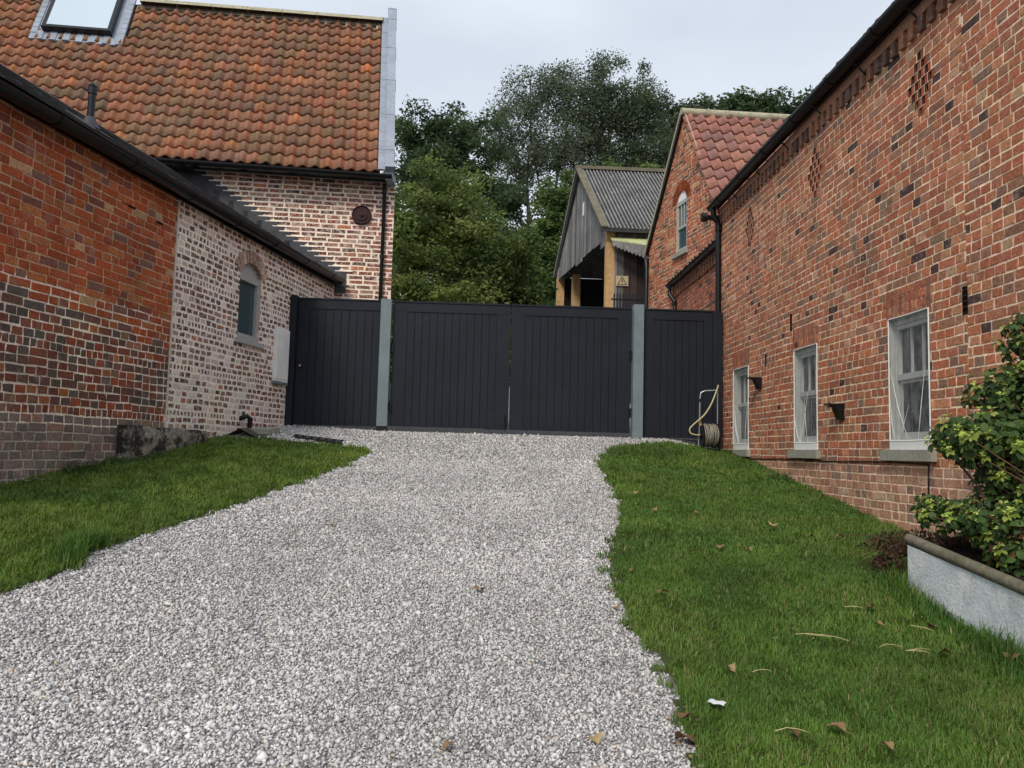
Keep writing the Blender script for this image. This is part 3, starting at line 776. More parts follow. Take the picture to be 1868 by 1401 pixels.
# lead verge
g = MB(); up_ = (V((-2.18, 14.5, 9.80))-V((-1.84, 12.53, 5.99))); Lu = up_.length; up_.normalize(); ax = DH
b0 = V((-1.87, 12.50, 5.98))
Ln = ax.cross(up_).normalized()
if Ln.y > 0: Ln = -Ln
n = 18
for k in range(n):
    a_, b_ = k*Lu/n*.955, (k+1)*Lu/n*.955
    g.box(b0, ax, up_, Ln, (-.03, .085), (a_+.002, b_+.01), (.012, .036-(k % 2)*.004))
g.build('verge_flashing', MT['lead'], hs)
g = MB(); k = 0; a_ = -.03
for ln in (.46, .95, 1.0, 1.0, .95, .35):
    b_ = a_+ln*Lu*.213
    g.box(b0, ax, up_, Ln, (.085, .232), (a_+.004, b_-.004), (-.12, .13)); g.box(b0, ax, up_, Ln, (.080, .238), (b_-.03, b_), (-.11, .136)); a_ = b_
g.wbox((-1.78, 12.50, 5.84), (-1.655, 12.86, 6.0))
g.build('coping', MT['lead'], hs)
# skylight
sk = MB(); tv = (RR-ER).normalized()
sb = HR(SK[0], .735)*1.0; s_len = (HR(SK[1], .735)-HR(SK[0], .735)).length
dA = (HR(SK[1], .735)-HR(SK[0], .735)).normalized(); Ls = 1.22
BX = lambda mb, u, w_, t_: mb.box(sb, dA, tv, HN, u, w_, t_)
sw = s_len
BX(sk, (.10, .155), (.0, Ls), (.02, .15)); BX(sk, (sw-.115, sw-.06), (.0, Ls), (.02, .15)); BX(sk, (.155, sw-.115), (.0, .055), (.02, .15)); BX(sk, (.155, sw-.115), (Ls-.06, Ls), (.02, .15))
BX(sk, (.09, sw-.05), (-.012, -.002), (-.01, .155))
sko = sk.build('skylight', MT['gutter'], hs)
g = MB(); BX(g, (.15, sw-.11), (.05, Ls-.05), (.125, .14)); g.build('pane', MT['skyglass'], sko)
g = MB()
BX(g, (-.10, .10), (-.06, Ls), (.0, .03)); BX(g, (sw-.06, sw+.14), (-.06, Ls), (.0, .03))
r = random.Random(3)
for k in range(8):
    BX(g, (-.10, .0), (-.05+k*.145, .085+k*.145), (.03, .046)); BX(g, (sw+.05, sw+.14), (-.05+k*.145, .085+k*.145), (.03, .046))
n = 14
for k in range(n):
    a_ = -.1+(sw+.24)*k/n; b_ = -.1+(sw+.24)*(k+1)/n; z_ = .035+.018*math.sin(k*math.pi)
    BX(g, (a_, b_), (-.20-r.uniform(0, .03), .0), (.0, .035+.014*(k % 2)))
g.build('lead_flashing', MT['lead'], sko)
# gutter, fascia, downpipe
g = MB(); half_gutter(g, EL+V((-.0, -.045, -.045)), ER+V((.20, -.03, -.045)), r=.06, out=NH, brackets=1.1)
g.box(EL+V((0, .02, -.13)), DH, (0, 0, 1), NH, (0, 8.75), (0, .12), (-.06, -.04))
g.build('gutter', MT['gutter'], hs)
g = MB(); q = OH+DH*uH(-1.83)+NH*.055
g.tube([q+V((0, -.05, 5.86)), q+V((0, -.03, 5.8)), q+V((0, 0, 5.74)), q+V((0, 0, 1.8))], .031, 12)
for zz in (5.7, 4.6, 3.4): g.tube([q+V((0, 0, zz)), q+V((0, 0, zz+.06))], .040, 12)
g.build('downpipe', MT['gutter'], hs)
# round pattress plate
g = MB(); c = OH+DH*uH(-2.189)+V((0, 0, 5.325))
for rr_, n0, n1 in ((.163, 0, .03), (.145, .03, .036), (.10, .036, .052), (.085, .052, .056), (.03, .056, .085)):
    g.tube([c+NH*n0, c+NH*n1], rr_, 28)
for rr_ in (.15, .09):
    g.tube([c+NH*.045+(DH*math.cos(t_)+V((0, 0, 1))*math.sin(t_))*rr_ for t_ in np.linspace(0, 2*math.pi, 29)], .009, 6)
g.build('wall_plate', MT['iron'], hs)
# stepped lead flashing where the low roof meets the house
g = MB(); g2 = MB(); x = -2.50; z = 4.295; r = random.Random(4)
for k in range(24):
    x1 = x-.1145
    g.box(OH, DH, (0, 0, 1), NH, (uH(x1-.10), uH(x+.10)), (z-.30, z+.066), (.011, .017-(k % 2)*.002))
    g2.box(OH, DH, (0, 0, 1), NH, (uH(x1+.035), uH(x+.20)), (z+.064, z+.077), (.006, .021), (1, .92, .82))
    x = x1; z += .0765
g.box(OH, DH, (0, 0, 1), NH, (uH(-6.2), uH(-4.95)), (5.66, 5.90), (.004, .022))
g.build('step_flashing', MT['darklead'], hs)
g2.build('mortar_pointing', MT['masonry_lime'], hs)
# ================================================================= gated fence
GY = 11.3
ZT = 3.60
def boarded(mb, x0, x1, zb, zt, stile=.10, rail=.135, first=.08, y=GY, cap=True, left=True, right=True):
    mb.wbox((x0, y, zt-rail), (x1, y+.045, zt)); mb.wbox((x0, y, zb), (x1, y+.045, zb+.02))
    if cap: mb.wbox((x0, y-.012, zt), (x1, y+.055, zt+.022))
    a, b = x0, x1
    if left: mb.wbox((x0, y+.001, zb+.02), (x0+stile, y+.045, zt-rail)); a = x0+stile
    if right: mb.wbox((x1-stile, y+.001, zb+.02), (x1, y+.045, zt-rail)); b = x1-stile
    n = max(1, round((b-a)/.112)); w = (b-a)/n
    for k in range(n):
        mb.wbox((a+k*w+.004, y+.010+.001*(k % 3), zb+.018), (a+(k+1)*w-.004, y+.030, zt-rail+.004))
    mb.wbox((a, y+.026, zb+.02), (b, y+.034, zt-rail))
def gatething(name, lab, x0, x1, zb, grp=None, cat='gate', **kw):
    t = thing(name, lab, cat, ((x0+x1)/2, GY, zb), grp)
    g = MB(); boarded(g, x0, x1, zb, ZT, **kw); g.build('boarding', MT['gate'], t); return t
lp_ = gatething('fence_panel', 'dark grey boarded side panel with a small round knob, beside the limewashed wall', -2.775, -1.59, 1.785, 'boarded panels each side of the gates', 'fence panel', stile=.16, right=False)
g = MB(); g.tube([(-2.71, GY, 2.63), (-2.71, GY-.03, 2.63), (-2.71, GY-.05, 2.63)], [.014, .024, .016], 12); g.build('knob', MT['brass'], lp_)
t = gatething('gate_leaf', 'left leaf of the dark grey boarded driveway gates', -1.405, .296, 1.80, 'pair of driveway gate leaves', stile=.20)
g = MB(); g.wbox((-.05, GY-.03, 1.785), (.28, GY-.002, 1.81)); g.tube([(.25, GY-.02, 2.0), (.25, GY-.02, 1.77)], .009, 8); g.build('drop_bolt', MT['gutter'], t)
for zz in (2.02, 2.86):
    g = MB(); g.wbox((-1.428, GY-.03, zz), (-1.385, GY+.0, zz+.12)); g.tube([(-1.418, GY-.032, zz-.01), (-1.418, GY-.032, zz+.13)], .010, 8); g.build('hinge', MT['gutter'], t)
t = gatething('gate_leaf', 'right leaf of the dark grey boarded driveway gates, nearer the timber barn', .309, 2.055, 1.79, 'pair of driveway gate leaves', stile=.20)
for zz in (2.02, 2.86):
    g = MB(); g.wbox((2.035, GY-.03, zz), (2.073, GY+.0, zz+.12)); g.tube([(2.063, GY-.032, zz-.01), (2.063, GY-.032, zz+.13)], .010, 8); g.build('hinge', MT['gutter'], t)
t = gatething('fence_panel', 'dark grey boarded side panel behind the hose reel', 2.235, 3.29, 1.74, 'boarded panels each side of the gates', 'fence panel', stile=.16, left=True)
g = MB(); g.wbox((3.26, GY-.035, 1.6), (3.40, GY+.06, 3.60)); g.build('wall_post', MT['gate'], t)
def gpost(name, lab, x0, x1, z0, z1, m, d0=-.10, d1=.02, grp=None, cap=False):
    t = thing(name, lab, 'gate post', ((x0+x1)/2, GY-.03, z0), grp)
    g = MB(); g.wbox((x0, GY+d0, z0-.4), (x1, GY+d1, z1)); g.build('shaft', m, t)
    if cap:
        g = MB(); g.wbox((x0-.004, GY+d0-.004, z1), (x1+.004, GY+d1+.004, z1+.012)); g.build('cap', m, t)
    g = MB()
    g.wbox((x0-.003, GY+d0-.003, z0-.05), (x1+.003, GY+d0, z0+.015)); g.build('foot', MT['gutter'], t)
    return t
gpost('gate_post', 'pale grey-green gate post left of the double gates', -1.58, -1.43, 1.78, 3.625, MT['post'], -.10, .03, 'pale gate posts')
tp_ = gpost('gate_post', 'pale grey-green gate post right of the double gates', 2.075, 2.222, 1.70, 3.655, MT['post'], -.13, .03, 'pale gate posts')
t = gpost('corner_post', 'dark grey post of the fence fixed against the limewashed wall', -2.93, -2.778, 1.75, 3.622, MT['gate'], -.12, .03, None, True)

# ================================================================= gabled brick building beyond the gate
gb = thing('gabled_building', 'red brick gabled building beyond the gate with an arched sash window and new pantile roof', 'building', (4.1, 14, 2))
GD = V((-.2, 1, 0)).normalized(); GN = V((-GD.y, GD.x, 0)); OG = V((4.12, 14, 0)); KG = math.sqrt(1.04)
if GN.x > 0: GN = -GN
uG = lambda y: (y-14)*KG
ue, ua = uG(17.1), uG(15.40); ze, za, zf = 6.02, 8.42, 5.98
s1 = (za-ze)/ua; s2 = (za-zf)/(ue-ua)
planes = [(-s1, 1, ze), (s2, 1, za+s2*ua)]
wy0, wy1 = uG(15.24), uG(15.72)
wm = MB()
masonry(wm, OG, GD, GN, 0, ue, 1.5, 8.5, pal_gable, mo_gable, wd_gab, planes=planes, holes=[(wy0, wy1, 5.60, 6.86)], seed=51, wob=.008, jit=.005, reveal=.08, gap=.013, mband=.5)
AG = V((1, .06, 0)).normalized()
masonry(wm, OG, AG, V((AG.y, -AG.x, 0)), .0, 3, 1.5, 5.98, lambda u, v, r: pick([(3, (.27, .055, .035)), (2, (.20, .05, .035)), (1, (.16, .06, .045))], r), mo_barn, wd_soft, seed=52)
r = random.Random(6); cu = (wy0+wy1)/2; hw = (wy1-wy0)/2; Ra = hw*1.0; cz = 6.62
def AQ(a_, rad, n): return OG+GD*(cu+math.sin(a_)*rad)+V((0, 0, cz+math.cos(a_)*rad*.98))+GN*n
for k in range(13):
    t0, t1 = -1.5+3.0*(k+.08)/13, -1.5+3.0*(k+.92)/13
    A_ = [AQ(t0, Ra+.0, .012), AQ(t1, Ra+.0, .012), AQ(t1, Ra+.2, .012), AQ(t0, Ra+.2, .012)]; B_ = [AQ(t0, Ra, -.05), AQ(t1, Ra, -.05), AQ(t1, Ra+.2, 0), AQ(t0, Ra+.2, 0)]
    c = vary((.42, .10, .035), r, .1)
    wm.add(A_+B_, [(0, 1, 2, 3), (3, 2, 1, 0), (0, 4, 5, 1), (1, 5, 6, 2), (2, 6, 7, 3), (3, 7, 4, 0)], c)
wm.poly([OG+GD*ue+V((0, 0, 1.5)), OG+GD*ue+V((5, .3, 1.5)), OG+GD*ue+V((5, .3, 5.9)), OG+GD*ue+V((0, 0, 5.9))], (.3, .1, .06))
wm.build('wall', MT['masonry'], gb)
g = MB(); GB_ = lambda mb, u, v_, n, c=(1, 1, 1): mb.box(OG, GD, (0, 0, 1), GN, u, v_, n, c)
GB_(g, (wy0, wy0+.05), (5.62, 6.66), (-.06, -.01)); GB_(g, (wy1-.05, wy1), (5.62, 6.66), (-.06, -.01)); GB_(g, (wy0, wy1), (5.60, 5.67), (-.06, -.005)); GB_(g, (wy0, wy1), (6.58, 6.66), (-.058, -.006)); GB_(g, (wy0+.05, wy1-.05), (6.08, 6.13), (-.058, -.012))
for q in (1, 2): 
    uu = wy0+.05+(wy1-wy0-.1)*q/3; GB_(g, (uu-.009, uu+.009), (6.13, 6.58), (-.05, -.014))
wn = g.build('window', MT['frame'], gb)
g = MB(); GB_(g, (wy0+.03, wy1-.03), (5.64, 6.62), (-.05, -.04)); g.build('pane', MT['glass_teal'], wn)
g = MB(); pts = [OG+GD*(cu+math.sin(a_)*hw)+V((0, 0, 6.66+math.cos(a_)*hw*.92))-GN*.02 for a_ in np.linspace(-math.pi/2, math.pi/2, 15)]
g.poly(pts); g.poly([p-GN*.03 for p in reversed(pts)]); g.build('arch_panel', MT['white'], wn)
g = MB(); GB_(g, (wy0-.08, wy1+.10), (5.50, 5.585), (-.02, .07)); g.build('stone_sill', MT['stone'], gb)
g = MB(); r = random.Random(61)
NP = [(4, (.37, .165, .125)), (3, (.33, .155, .125)), (2, (.29, .15, .13)), (1, (.41, .18, .13))]
eA = V((4.06, 13.86, 5.98)); apx = V((3.80, 15.40, 8.45))
pantiles(g, eA, eA+AG*3.96, apx, apx+V((1, .02, -.012))*3.96, 17, 10, lambda c, i, q: pick(NP, q), r, amp=.038, seg=10, lip=.022, thick=.040, dirt=.2)
fe = V((3.42, 17.2, 5.9)); g.poly([fe, apx, apx+V((4, .1, -.05)), fe+V((4, .1, 0))], (.3, .12, .09))
g.build('roof', MT['tile_new'], gb)
g = MB(); g.tube([apx+V((-.03, 0, .03)), apx+V((3.96, .08, -.02))], .085, 12); g.build('ridge_tiles', MT['ridge'], gb)
g = MB(); a = OG+GN*.03
P_ = lambda u, z_: OG+GD*u+V((0, 0, z_))
for (pa, pb, wd_) in ((P_(-.05, ze-.10), P_(ua, za-.04), .075),):
    d = (pb-pa).normalized(); nn = GN.cross(d).normalized()
    if nn.z < 0: nn = -nn
    g.box(pa, d, nn, GN, (0, (pb-pa).length), (.045, .066), (-.02, .012), (.50, .33, .26))
g.build('verge_mortar', MT['masonry'], gb)
g = MB(); pa, pb = P_(ue+.06, zf-.02), P_(ua, za+.03); d = (pb-pa).normalized(); nn = GN.cross(d).normalized()
if nn.z < 0: nn = -nn
g.box(pa, d, nn, GN, (0, (pb-pa).length), (.0, .055), (-.02, .08)); g.build('verge_stone', MT['ridge'], gb)
g = MB(); g.box(pa, d, nn, GN, (0, (pb-pa).length), (-.05, .0), (.0, .07)); g.build('bargeboard', MT['gutter'], gb)
g = MB(); half_gutter(g, V((3.80, 13.79, 5.82)), V((6.8, 13.97, 5.82)), r=.075, out=(0, -1, 0)); g.tube([(3.77, 13.78, 5.79), (3.86, 13.78, 5.79)], .085, 12)
g.tube([(3.36, 12.1, 5.40), (3.7, 13.0, 5.6), (4.0, 13.78, 5.82)], .05, 10) if False else None
g.build('gutter', MT['gutter'], gb)
g = MB(); q = P_(ue-.05, 0)+GN*.08
g.tube([q+V((0, .1, 5.85)), q+V((0, 0, 5.6)), q+V((0, 0, 2))], .04, 10); g.build('downpipe', MT['gutter'], gb)
# low brick wing joining the two
wg = thing('brick_wing', 'low brick wing with a dentilled eaves running between the gate and the gabled building', 'building', (3.72, 13.5, 2))
wm = MB(); OW = (3.73, 15.62, 0)
masonry(wm, OW, (0, -1, 0), (-1, 0, 0), 0, 4.1, 1.4, 4.95, lambda u, v, r: pick([(5, (.37, .12, .065)), (4, (.29, .10, .065)), (1, (.12, .06, .05))], r), mo_barn, wd_soft, seed=55,
        holes=[(1.0, 1.06, 4.05, 4.13)], openholes=[], gap=.011)
r = random.Random(8)
for k in range(24):
    u = .02+k*.17
    wm.box(OW, (0, -1, 0), (0, 0, 1), (-1, 0, 0), (u, u+.085), (4.66, 4.80), (0, .05), vary((.22, .10, .065), r, .2))
wm.box(OW, (0, -1, 0), (0, 0, 1), (-1, 0, 0), (0, 4.1), (4.80, 4.90), (.002, .055), (.16, .07, .05))
wm.wbox((3.74, 11.55, 1.4), (6.5, 11.57, 4.9), (.3, .1, .07))
wm.build('wall', MT['masonry'], wg)
g = MB(); r = random.Random(62)
pantiles(g, (3.62, 11.55, 4.98), (3.62, 15.55, 4.98), (5.3, 11.55, 6.15), (5.3, 15.55, 6.15), 19, 8, lambda c, i, q: pick(NP, q), r)
g.build('roof', MT['tile_new'], wg)
g = MB(); half_gutter(g, (3.63, 11.6, 4.95), (3.63, 15.75, 4.95), r=.068); g.wbox((3.69, 11.6, 4.90), (3.71, 15.6, 4.99)); g.build('gutter', MT['gutter'], wg)
g = MB(); g.tube([(3.62, 15.6, 4.90), (3.62, 15.6, 4.72), (3.70, 15.45, 4.55), (3.68, 15.45, 4.3), (3.68, 15.45, 1.8)], .042, 10); g.tube([(3.68, 15.45, 4.48), (3.68, 15.45, 4.56)], .052, 10); g.build('downpipe', MT['gutter'], wg)

# ================================================================= timber barn
tb = thing('timber_barn', 'open fronted weathered timber barn with yellow corner posts and a corrugated roof', 'barn', (3, 20.3, 3))
BD = V((-.15, 1, 0)).normalized(); BN = V((-BD.y, BD.x, 0)); OB = V((3.03, 20.3, 0)); KB = math.sqrt(1.0225)
if BN.x > 0: BN = -BN
uB = lambda y: (y-20.3)*KB
be, ba = uB(25.85), uB(22.97); zbe, zba = 7.42, 9.96
g = MB(); r = random.Random(71); u = 0
while u < be:
    w_ = r.uniform(.13, .17); a_, b_ = u, min(u+w_, be); u += w_
    zt = lambda q: min(zbe+(zba-zbe)*q/ba, zbe+(zba-zbe)*(be-q)/(be-ba))
    lo = 7.2+r.uniform(-.02, .02)
    if a_ < .45: lo = 7.0-.0+ .55*(.45-a_)*0
    if 2.45 < a_ < 3.1: lo = 7.12
    P4 = [OB+BD*a_+V((0, 0, lo)), OB+BD*(b_-.012)+V((0, 0, lo)), OB+BD*(b_-.012)+V((0, 0, zt(b_))), OB+BD*a_+V((0, 0, zt(a_)))]
    n_ = .01+.012*(r.random())
    F4 = [p+BN*n_ for p in P4]
    c = vary(pick([(3, (.44, .435, .43)), (2, (.35, .35, .35)), (1, (.52, .51, .50)), (1, (.25, .25, .25))], r), r, .15)
    g.add(F4+P4, [(0, 1, 2, 3), (3, 2, 1, 0), (0, 4, 5, 1), (1, 5, 6, 2), (3, 7, 4, 0)], c)
g.build('gable_boards', MT['boards'], tb)
g = MB(); g.box(OB, BD, (0, 0, 1), BN, (ba-.45, ba-.33), (8.45, 8.85), (.03, .05)); g.build('vent_plate', MT['white'], tb)
for (u, wz, dd, nm) in ((-.05, .16, .15, 0), (be-.20, .20, .24, 0), (be-.95, .28, .2, .35)):
    g = MB(); g.box(OB, BD, (0, 0, 1), BN, (u, u+wz), (2.4, 7.25 if u > 0 else 7.42), (-.2-nm, .03-nm)); g.build('post', MT['timber'], tb)
g = MB(); pl = (ba**2+(zba-zbe)**2)**.5
zr = V((0, 0, 1))
# corrugated near slope
E0_ = V((2.93, 20.05, 7.36)); R0_ = V((2.52, 22.97, 10.02)); AX = V((1, 0, -.006))
nx = 120; Lb = 6.2
vs = []
nn = AX.cross(R0_-E0_).normalized()
for i in range(nx*6+1):
    x = i/6*.0517; h = .030*math.sin(2*math.pi*i/12)
    vs += [E0_+AX*x+nn*h, R0_+AX*x+nn*h]
r = random.Random(5)
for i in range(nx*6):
    hh = math.sin(2*math.pi*(i+.5)/12)  # rib shading and trough dirt both put into these stripe colours
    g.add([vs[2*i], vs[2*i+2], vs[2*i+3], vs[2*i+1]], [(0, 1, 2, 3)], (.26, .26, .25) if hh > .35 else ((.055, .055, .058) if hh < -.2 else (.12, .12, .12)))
Bk = V((2.15, 26.0, 7.35)); g.poly([R0_, R0_+AX*6.5, Bk+AX*6.5, Bk], (.12, .12, .12))
g.poly([E0_-V((0, 0, .05)), E0_+AX*6.5-V((0, 0, .05)), R0_+AX*6.5-V((0, 0, .05)), R0_-V((0, 0, .05))], (.05, .05, .05))
g.build('corrugated_roof', MT['asbestos'], tb)
g = MB(); up2 = (R0_-E0_).normalized(); n2 = AX.cross(up2).normalized()
g.box(E0_, AX, up2, n2, (-.10, .08), (-.02, (R0_-E0_).length), (.01, .07)); g.box(R0_, AX, V((0, 1, 0)), zr, (-.1, 6), (-.12, .12), (-.03, .07))
g.build('verge_capping', MT['mossy'], tb)
g = MB(); dn = (Bk-R0_).normalized(); g.box(R0_+V((-.02, 0, 0)), dn, BN, dn.cross(BN), (0, (Bk-R0_).length), (-.02, .06), (-.05, .05), (.24, .23, .22)); g.build('bargeboard', MT['boards'], tb); g = MB()
g.box(E0_, AX, V((0, 0, 1)), V((0, -1, 0)), (-.1, 5.5), (-.09, -.02), (.0, .03), (.05, .05, .048)); g.build('bargeboard', MT['boards'], tb)
# side wall boards, dark
g = MB(); r = random.Random(72); u = .12
while u < 5:
    w_ = r.uniform(.14, .2)
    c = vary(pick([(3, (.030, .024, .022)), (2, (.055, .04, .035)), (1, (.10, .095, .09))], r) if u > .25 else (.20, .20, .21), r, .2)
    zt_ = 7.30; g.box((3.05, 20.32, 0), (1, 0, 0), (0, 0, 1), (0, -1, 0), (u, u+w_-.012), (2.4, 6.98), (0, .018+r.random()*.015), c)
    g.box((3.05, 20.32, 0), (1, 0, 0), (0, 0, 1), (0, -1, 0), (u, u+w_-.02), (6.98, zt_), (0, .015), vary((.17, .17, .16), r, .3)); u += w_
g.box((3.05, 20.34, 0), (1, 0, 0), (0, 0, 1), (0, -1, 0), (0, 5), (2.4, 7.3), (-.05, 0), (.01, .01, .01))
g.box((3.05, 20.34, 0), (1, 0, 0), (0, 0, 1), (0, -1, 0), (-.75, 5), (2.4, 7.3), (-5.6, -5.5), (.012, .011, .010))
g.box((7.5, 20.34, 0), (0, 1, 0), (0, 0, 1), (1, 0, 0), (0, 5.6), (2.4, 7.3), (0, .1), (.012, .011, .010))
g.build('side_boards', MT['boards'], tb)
# lean-to canopy
g = MB(); C0, C1, C2, C3 = V((3.08, 20.28, 7.20)), V((4.9, 20.28, 7.18)), V((4.9, 19.35, 6.66)), V((3.10, 20.0, 7.06))
g.poly([C3, C2, C1, C0]); g.poly([p-V((0, 0, .03)) for p in (C0, C1, C2, C3)]); g.poly([C3-V((0, 0, .03)), C2-V((0, 0, .03)), C2, C3])
g.build('canopy_sheet', MT['canopy'], tb)
g = MB(); n = 60; vs = []
for i in range(n+1):
    t_ = i/n; p = C3.lerp(C2, t_)+V((0, -.04+.015*math.sin(i*1.3), -.04)); dr = .10+.26*math.sin(min(t_*1.9, 1.57))
    vs += [p, p+V((0, -.02, -dr-(.03*(i % 3)))) ]
g.add(vs, [(2*i, 2*i+1, 2*i+3, 2*i+2) for i in range(n)], (.20, .20, .19)); g.build('canopy_edge', MT['asbestos'], tb)
g = MB(); g.tube([C2.lerp(C3, .35)+V((0, -.05, -.3)), C2.lerp(C3, .35)+V((0, -.03, -1.0)), C2.lerp(C3, .35)+V((.02, 0, -2.5))], .055, 8); g.build('downpipe', MT['gutter'], tb)
# warning sign: yellow plate with triangle and bolt mark
sg = thing('warning_sign', 'small yellow warning sign with a black triangle on the dark barn boards', 'sign', (3.43, 20.2, 6.02))
g = MB(); g.wbox((3.27, 20.255, 5.885), (3.60, 20.265, 6.155)); g.build('plate', MT['signy'], sg)
g = MB(); T_ = [V((3.315, 0, 5.92)), V((3.555, 0, 5.92)), V((3.435, 0, 6.125))]
for k in range(3):
    a_, b_ = T_[k], T_[(k+1) % 3]; g.tube([(a_.x, 20.25, a_.z), (b_.x, 20.25, b_.z)], .008, 4)
g.poly([(3.435, 20.25, 6.07), (3.41, 20.25, 6.0), (3.435, 20.25, 6.005), (3.425, 20.25, 5.95), (3.462, 20.25, 6.02), (3.438, 20.25, 6.015), (3.45, 20.25, 6.07)][::-1])
g.build('triangle_mark', MT['iron'], sg)
rl = thing('metal_railing', 'dark vertical bar railing in front of the barn side wall', 'railing', (3.9, 19.2, 3))
g = MB(); x = 3.05
while x < 4.7: g.wbox((x, 19.2, 2.8), (x+.035, 19.23, 5.46)); x += .075
g.build('bars', MT['gate'], rl)
for zz in (5.30, 2.80):
    g = MB(); g.wbox((3.0, 19.235, zz), (4.75, 19.26, zz+.04)); g.build('rail', MT['gutter'], rl)

# ================================================================= trees
def leaves_mesh(name, centres, sig, per, size, pal, parent, seed, droop=0, shape=.5, mat_=None, upb=.35):
    rs = np.random.RandomState(seed)
    C = np.repeat(np.array(centres, dtype=float), per, axis=0); n = len(C)
    S = np.repeat(np.array(sig, dtype=float), per, axis=0)
    off = rs.normal(0, 1, (n, 3)); off /= (np.linalg.norm(off, axis=1, keepdims=True)+1e-9); off *= (rs.rand(n, 1)**.45)
    P = C+off*S
    if droop: P[:, 2] -= np.abs(rs.normal(0, droop, n))
    d = rs.normal(0, 1, (n, 3)); d[:, 2] = d[:, 2]*.6-.25; d /= np.linalg.norm(d, axis=1, keepdims=True)
    nr = rs.normal(0, 1, (n, 3))+off*.6; nr[:, 2] += upb; s = np.cross(d, nr); s /= (np.linalg.norm(s, axis=1, keepdims=True)+1e-9)
    sz = size*(.6+.8*rs.rand(n, 1))
    a = P; b = P+d*sz*.5+s*sz*shape*.5; c = P+d*sz; e = P+d*sz*.5-s*sz*shape*.5
    Vv = np.stack([a, b, c, e], 1).reshape(-1, 3); F = np.arange(n*4).reshape(n, 4)
    pal = np.array(pal); k = rs.randint(0, len(pal), len(centres)); kk = np.repeat(k, per)
    mixk = rs.rand(n) < .35; kk[mixk] = rs.randint(0, len(pal), mixk.sum())
    cl = pal[kk]*(.8+.4*rs.rand(n, 1)); cl = np.repeat(cl, 4, axis=0)
    return np_mesh(name, Vv, F, cl, mat_ or MT['leaf'], parent)

def crown_centres(rs, blobs, n):
    vol = np.array([b[3]*b[4]*b[5] for b in blobs])**.8; vol /= vol.sum(); out = []; sg = []
    for b, f in zip(blobs, vol):
        m = max(2, int(n*f))
        d = rs.normal(0, 1, (m, 3)); d /= np.linalg.norm(d, axis=1, keepdims=True); d *= rs.rand(m, 1)**.42
        for q in d: out.append((b[0]+q[0]*b[3], b[1]+q[1]*b[4], b[2]+q[2]*b[5]))
        sg += [(1, 1, .8)]*m
    return np.array(out), np.array(sg)

def tree(name, label, x, y, blobs, pal, seed, ncl=90, per=70, cl=.6, leaf=.2, stems=1, trunk=.22, droop=0, group=None, limbs=14, shape=.5, cat='tree'):
    rs = np.random.RandomState(seed); r = random.Random(seed); z0 = gh(x, y)-.3
    t = thing(name, label, cat, (x, y, z0), group)
    cs, sg = crown_centres(rs, blobs, ncl)
    sg = sg*cl*(.6+.8*rs.rand(len(cs), 1))
    tk = MB(); ztop = max(b[2]+b[5]*.6 for b in blobs)
    forks = []
    for k in range(stems):
        bx = x+(k-(stems-1)/2)*.7+r.uniform(-.2, .2); by = y+r.uniform(-.4, .4)
        tg = blobs[k % len(blobs)]
        ex, ey, ez = tg[0]+r.uniform(-.3, .3)*tg[3], tg[1], tg[2]+tg[5]*.65
        pts = []; n = 9
        for i in range(n+1):
            q = i/n; pts.append(V((bx+(ex-bx)*q**1.3+r.uniform(-.12, .12)*(q > 0), by+(ey-by)*q+r.uniform(-.12, .12), z0+(ez-z0)*q)))
        tk.tube(pts, [trunk*(1-.86*i/n) for i in range(n+1)], 8)
        forks += [(pts[i], trunk*(1-.86*i/n)) for i in range(2, n+1)]
    idx = rs.choice(len(cs), min(limbs, len(cs)), replace=False)
    for i in idx:
        e = V(cs[i]); cand = [f for f in forks if f[0].z < e.z-.3] or forks[:1]
        f = min(cand, key=lambda q: (q[0]-e).length+abs((e.z-q[0].z)-(V((q[0].x-e.x, q[0].y-e.y, 0)).length)*.8)*.5)
        mid = f[0].lerp(e, .5)+V((r.uniform(-.2, .2), r.uniform(-.2, .2), r.uniform(-.1, .35)))
        rr_ = min(f[1]*.6, .09)
        tk.tube([f[0], mid, e], [rr_, rr_*.6, rr_*.2], 5)
    tk.build('trunk', MT['bark'], t)
    leaves_mesh('crown', cs, sg, per, leaf, pal, t, seed+1, droop=droop, shape=shape)
    return t
DK = [(.064, .104, .048), (.086, .130, .056), (.050, .082, .042), (.108, .155, .062)]
MID = [(.125, .195, .058), (.10, .16, .05), (.165, .235, .066), (.08, .125, .043)]
LT = [(.12, .14, .035), (.09, .12, .030), (.075, .105, .028), (.16, .16, .04), (.06, .09, .025)]
AIR_HAZE = [(.15, .185, .115), (.115, .15, .09), (.19, .225, .145), (.085, .115, .07)]  # leaves greyed to carry the haze of distance in their colour
tree('broadleaf_tree', 'dark dense tree rising directly beside the farmhouse roof verge', -2.2, 34,
     [(-3.2, 34, 14.9, 2.0, 2, 2.0), (-1.6, 34, 13.8, 2.4, 2, 3.0), (-3.4, 34, 11.3, 2.4, 2, 3), (-.5, 34, 11.4, 2.0, 2, 2.6), (-2, 34, 9, 3, 2, 3), (-2.4, 34.2, 16.2, .9, .9, 1.0)], DK, 101, ncl=220, per=260, cl=.60, leaf=.18)
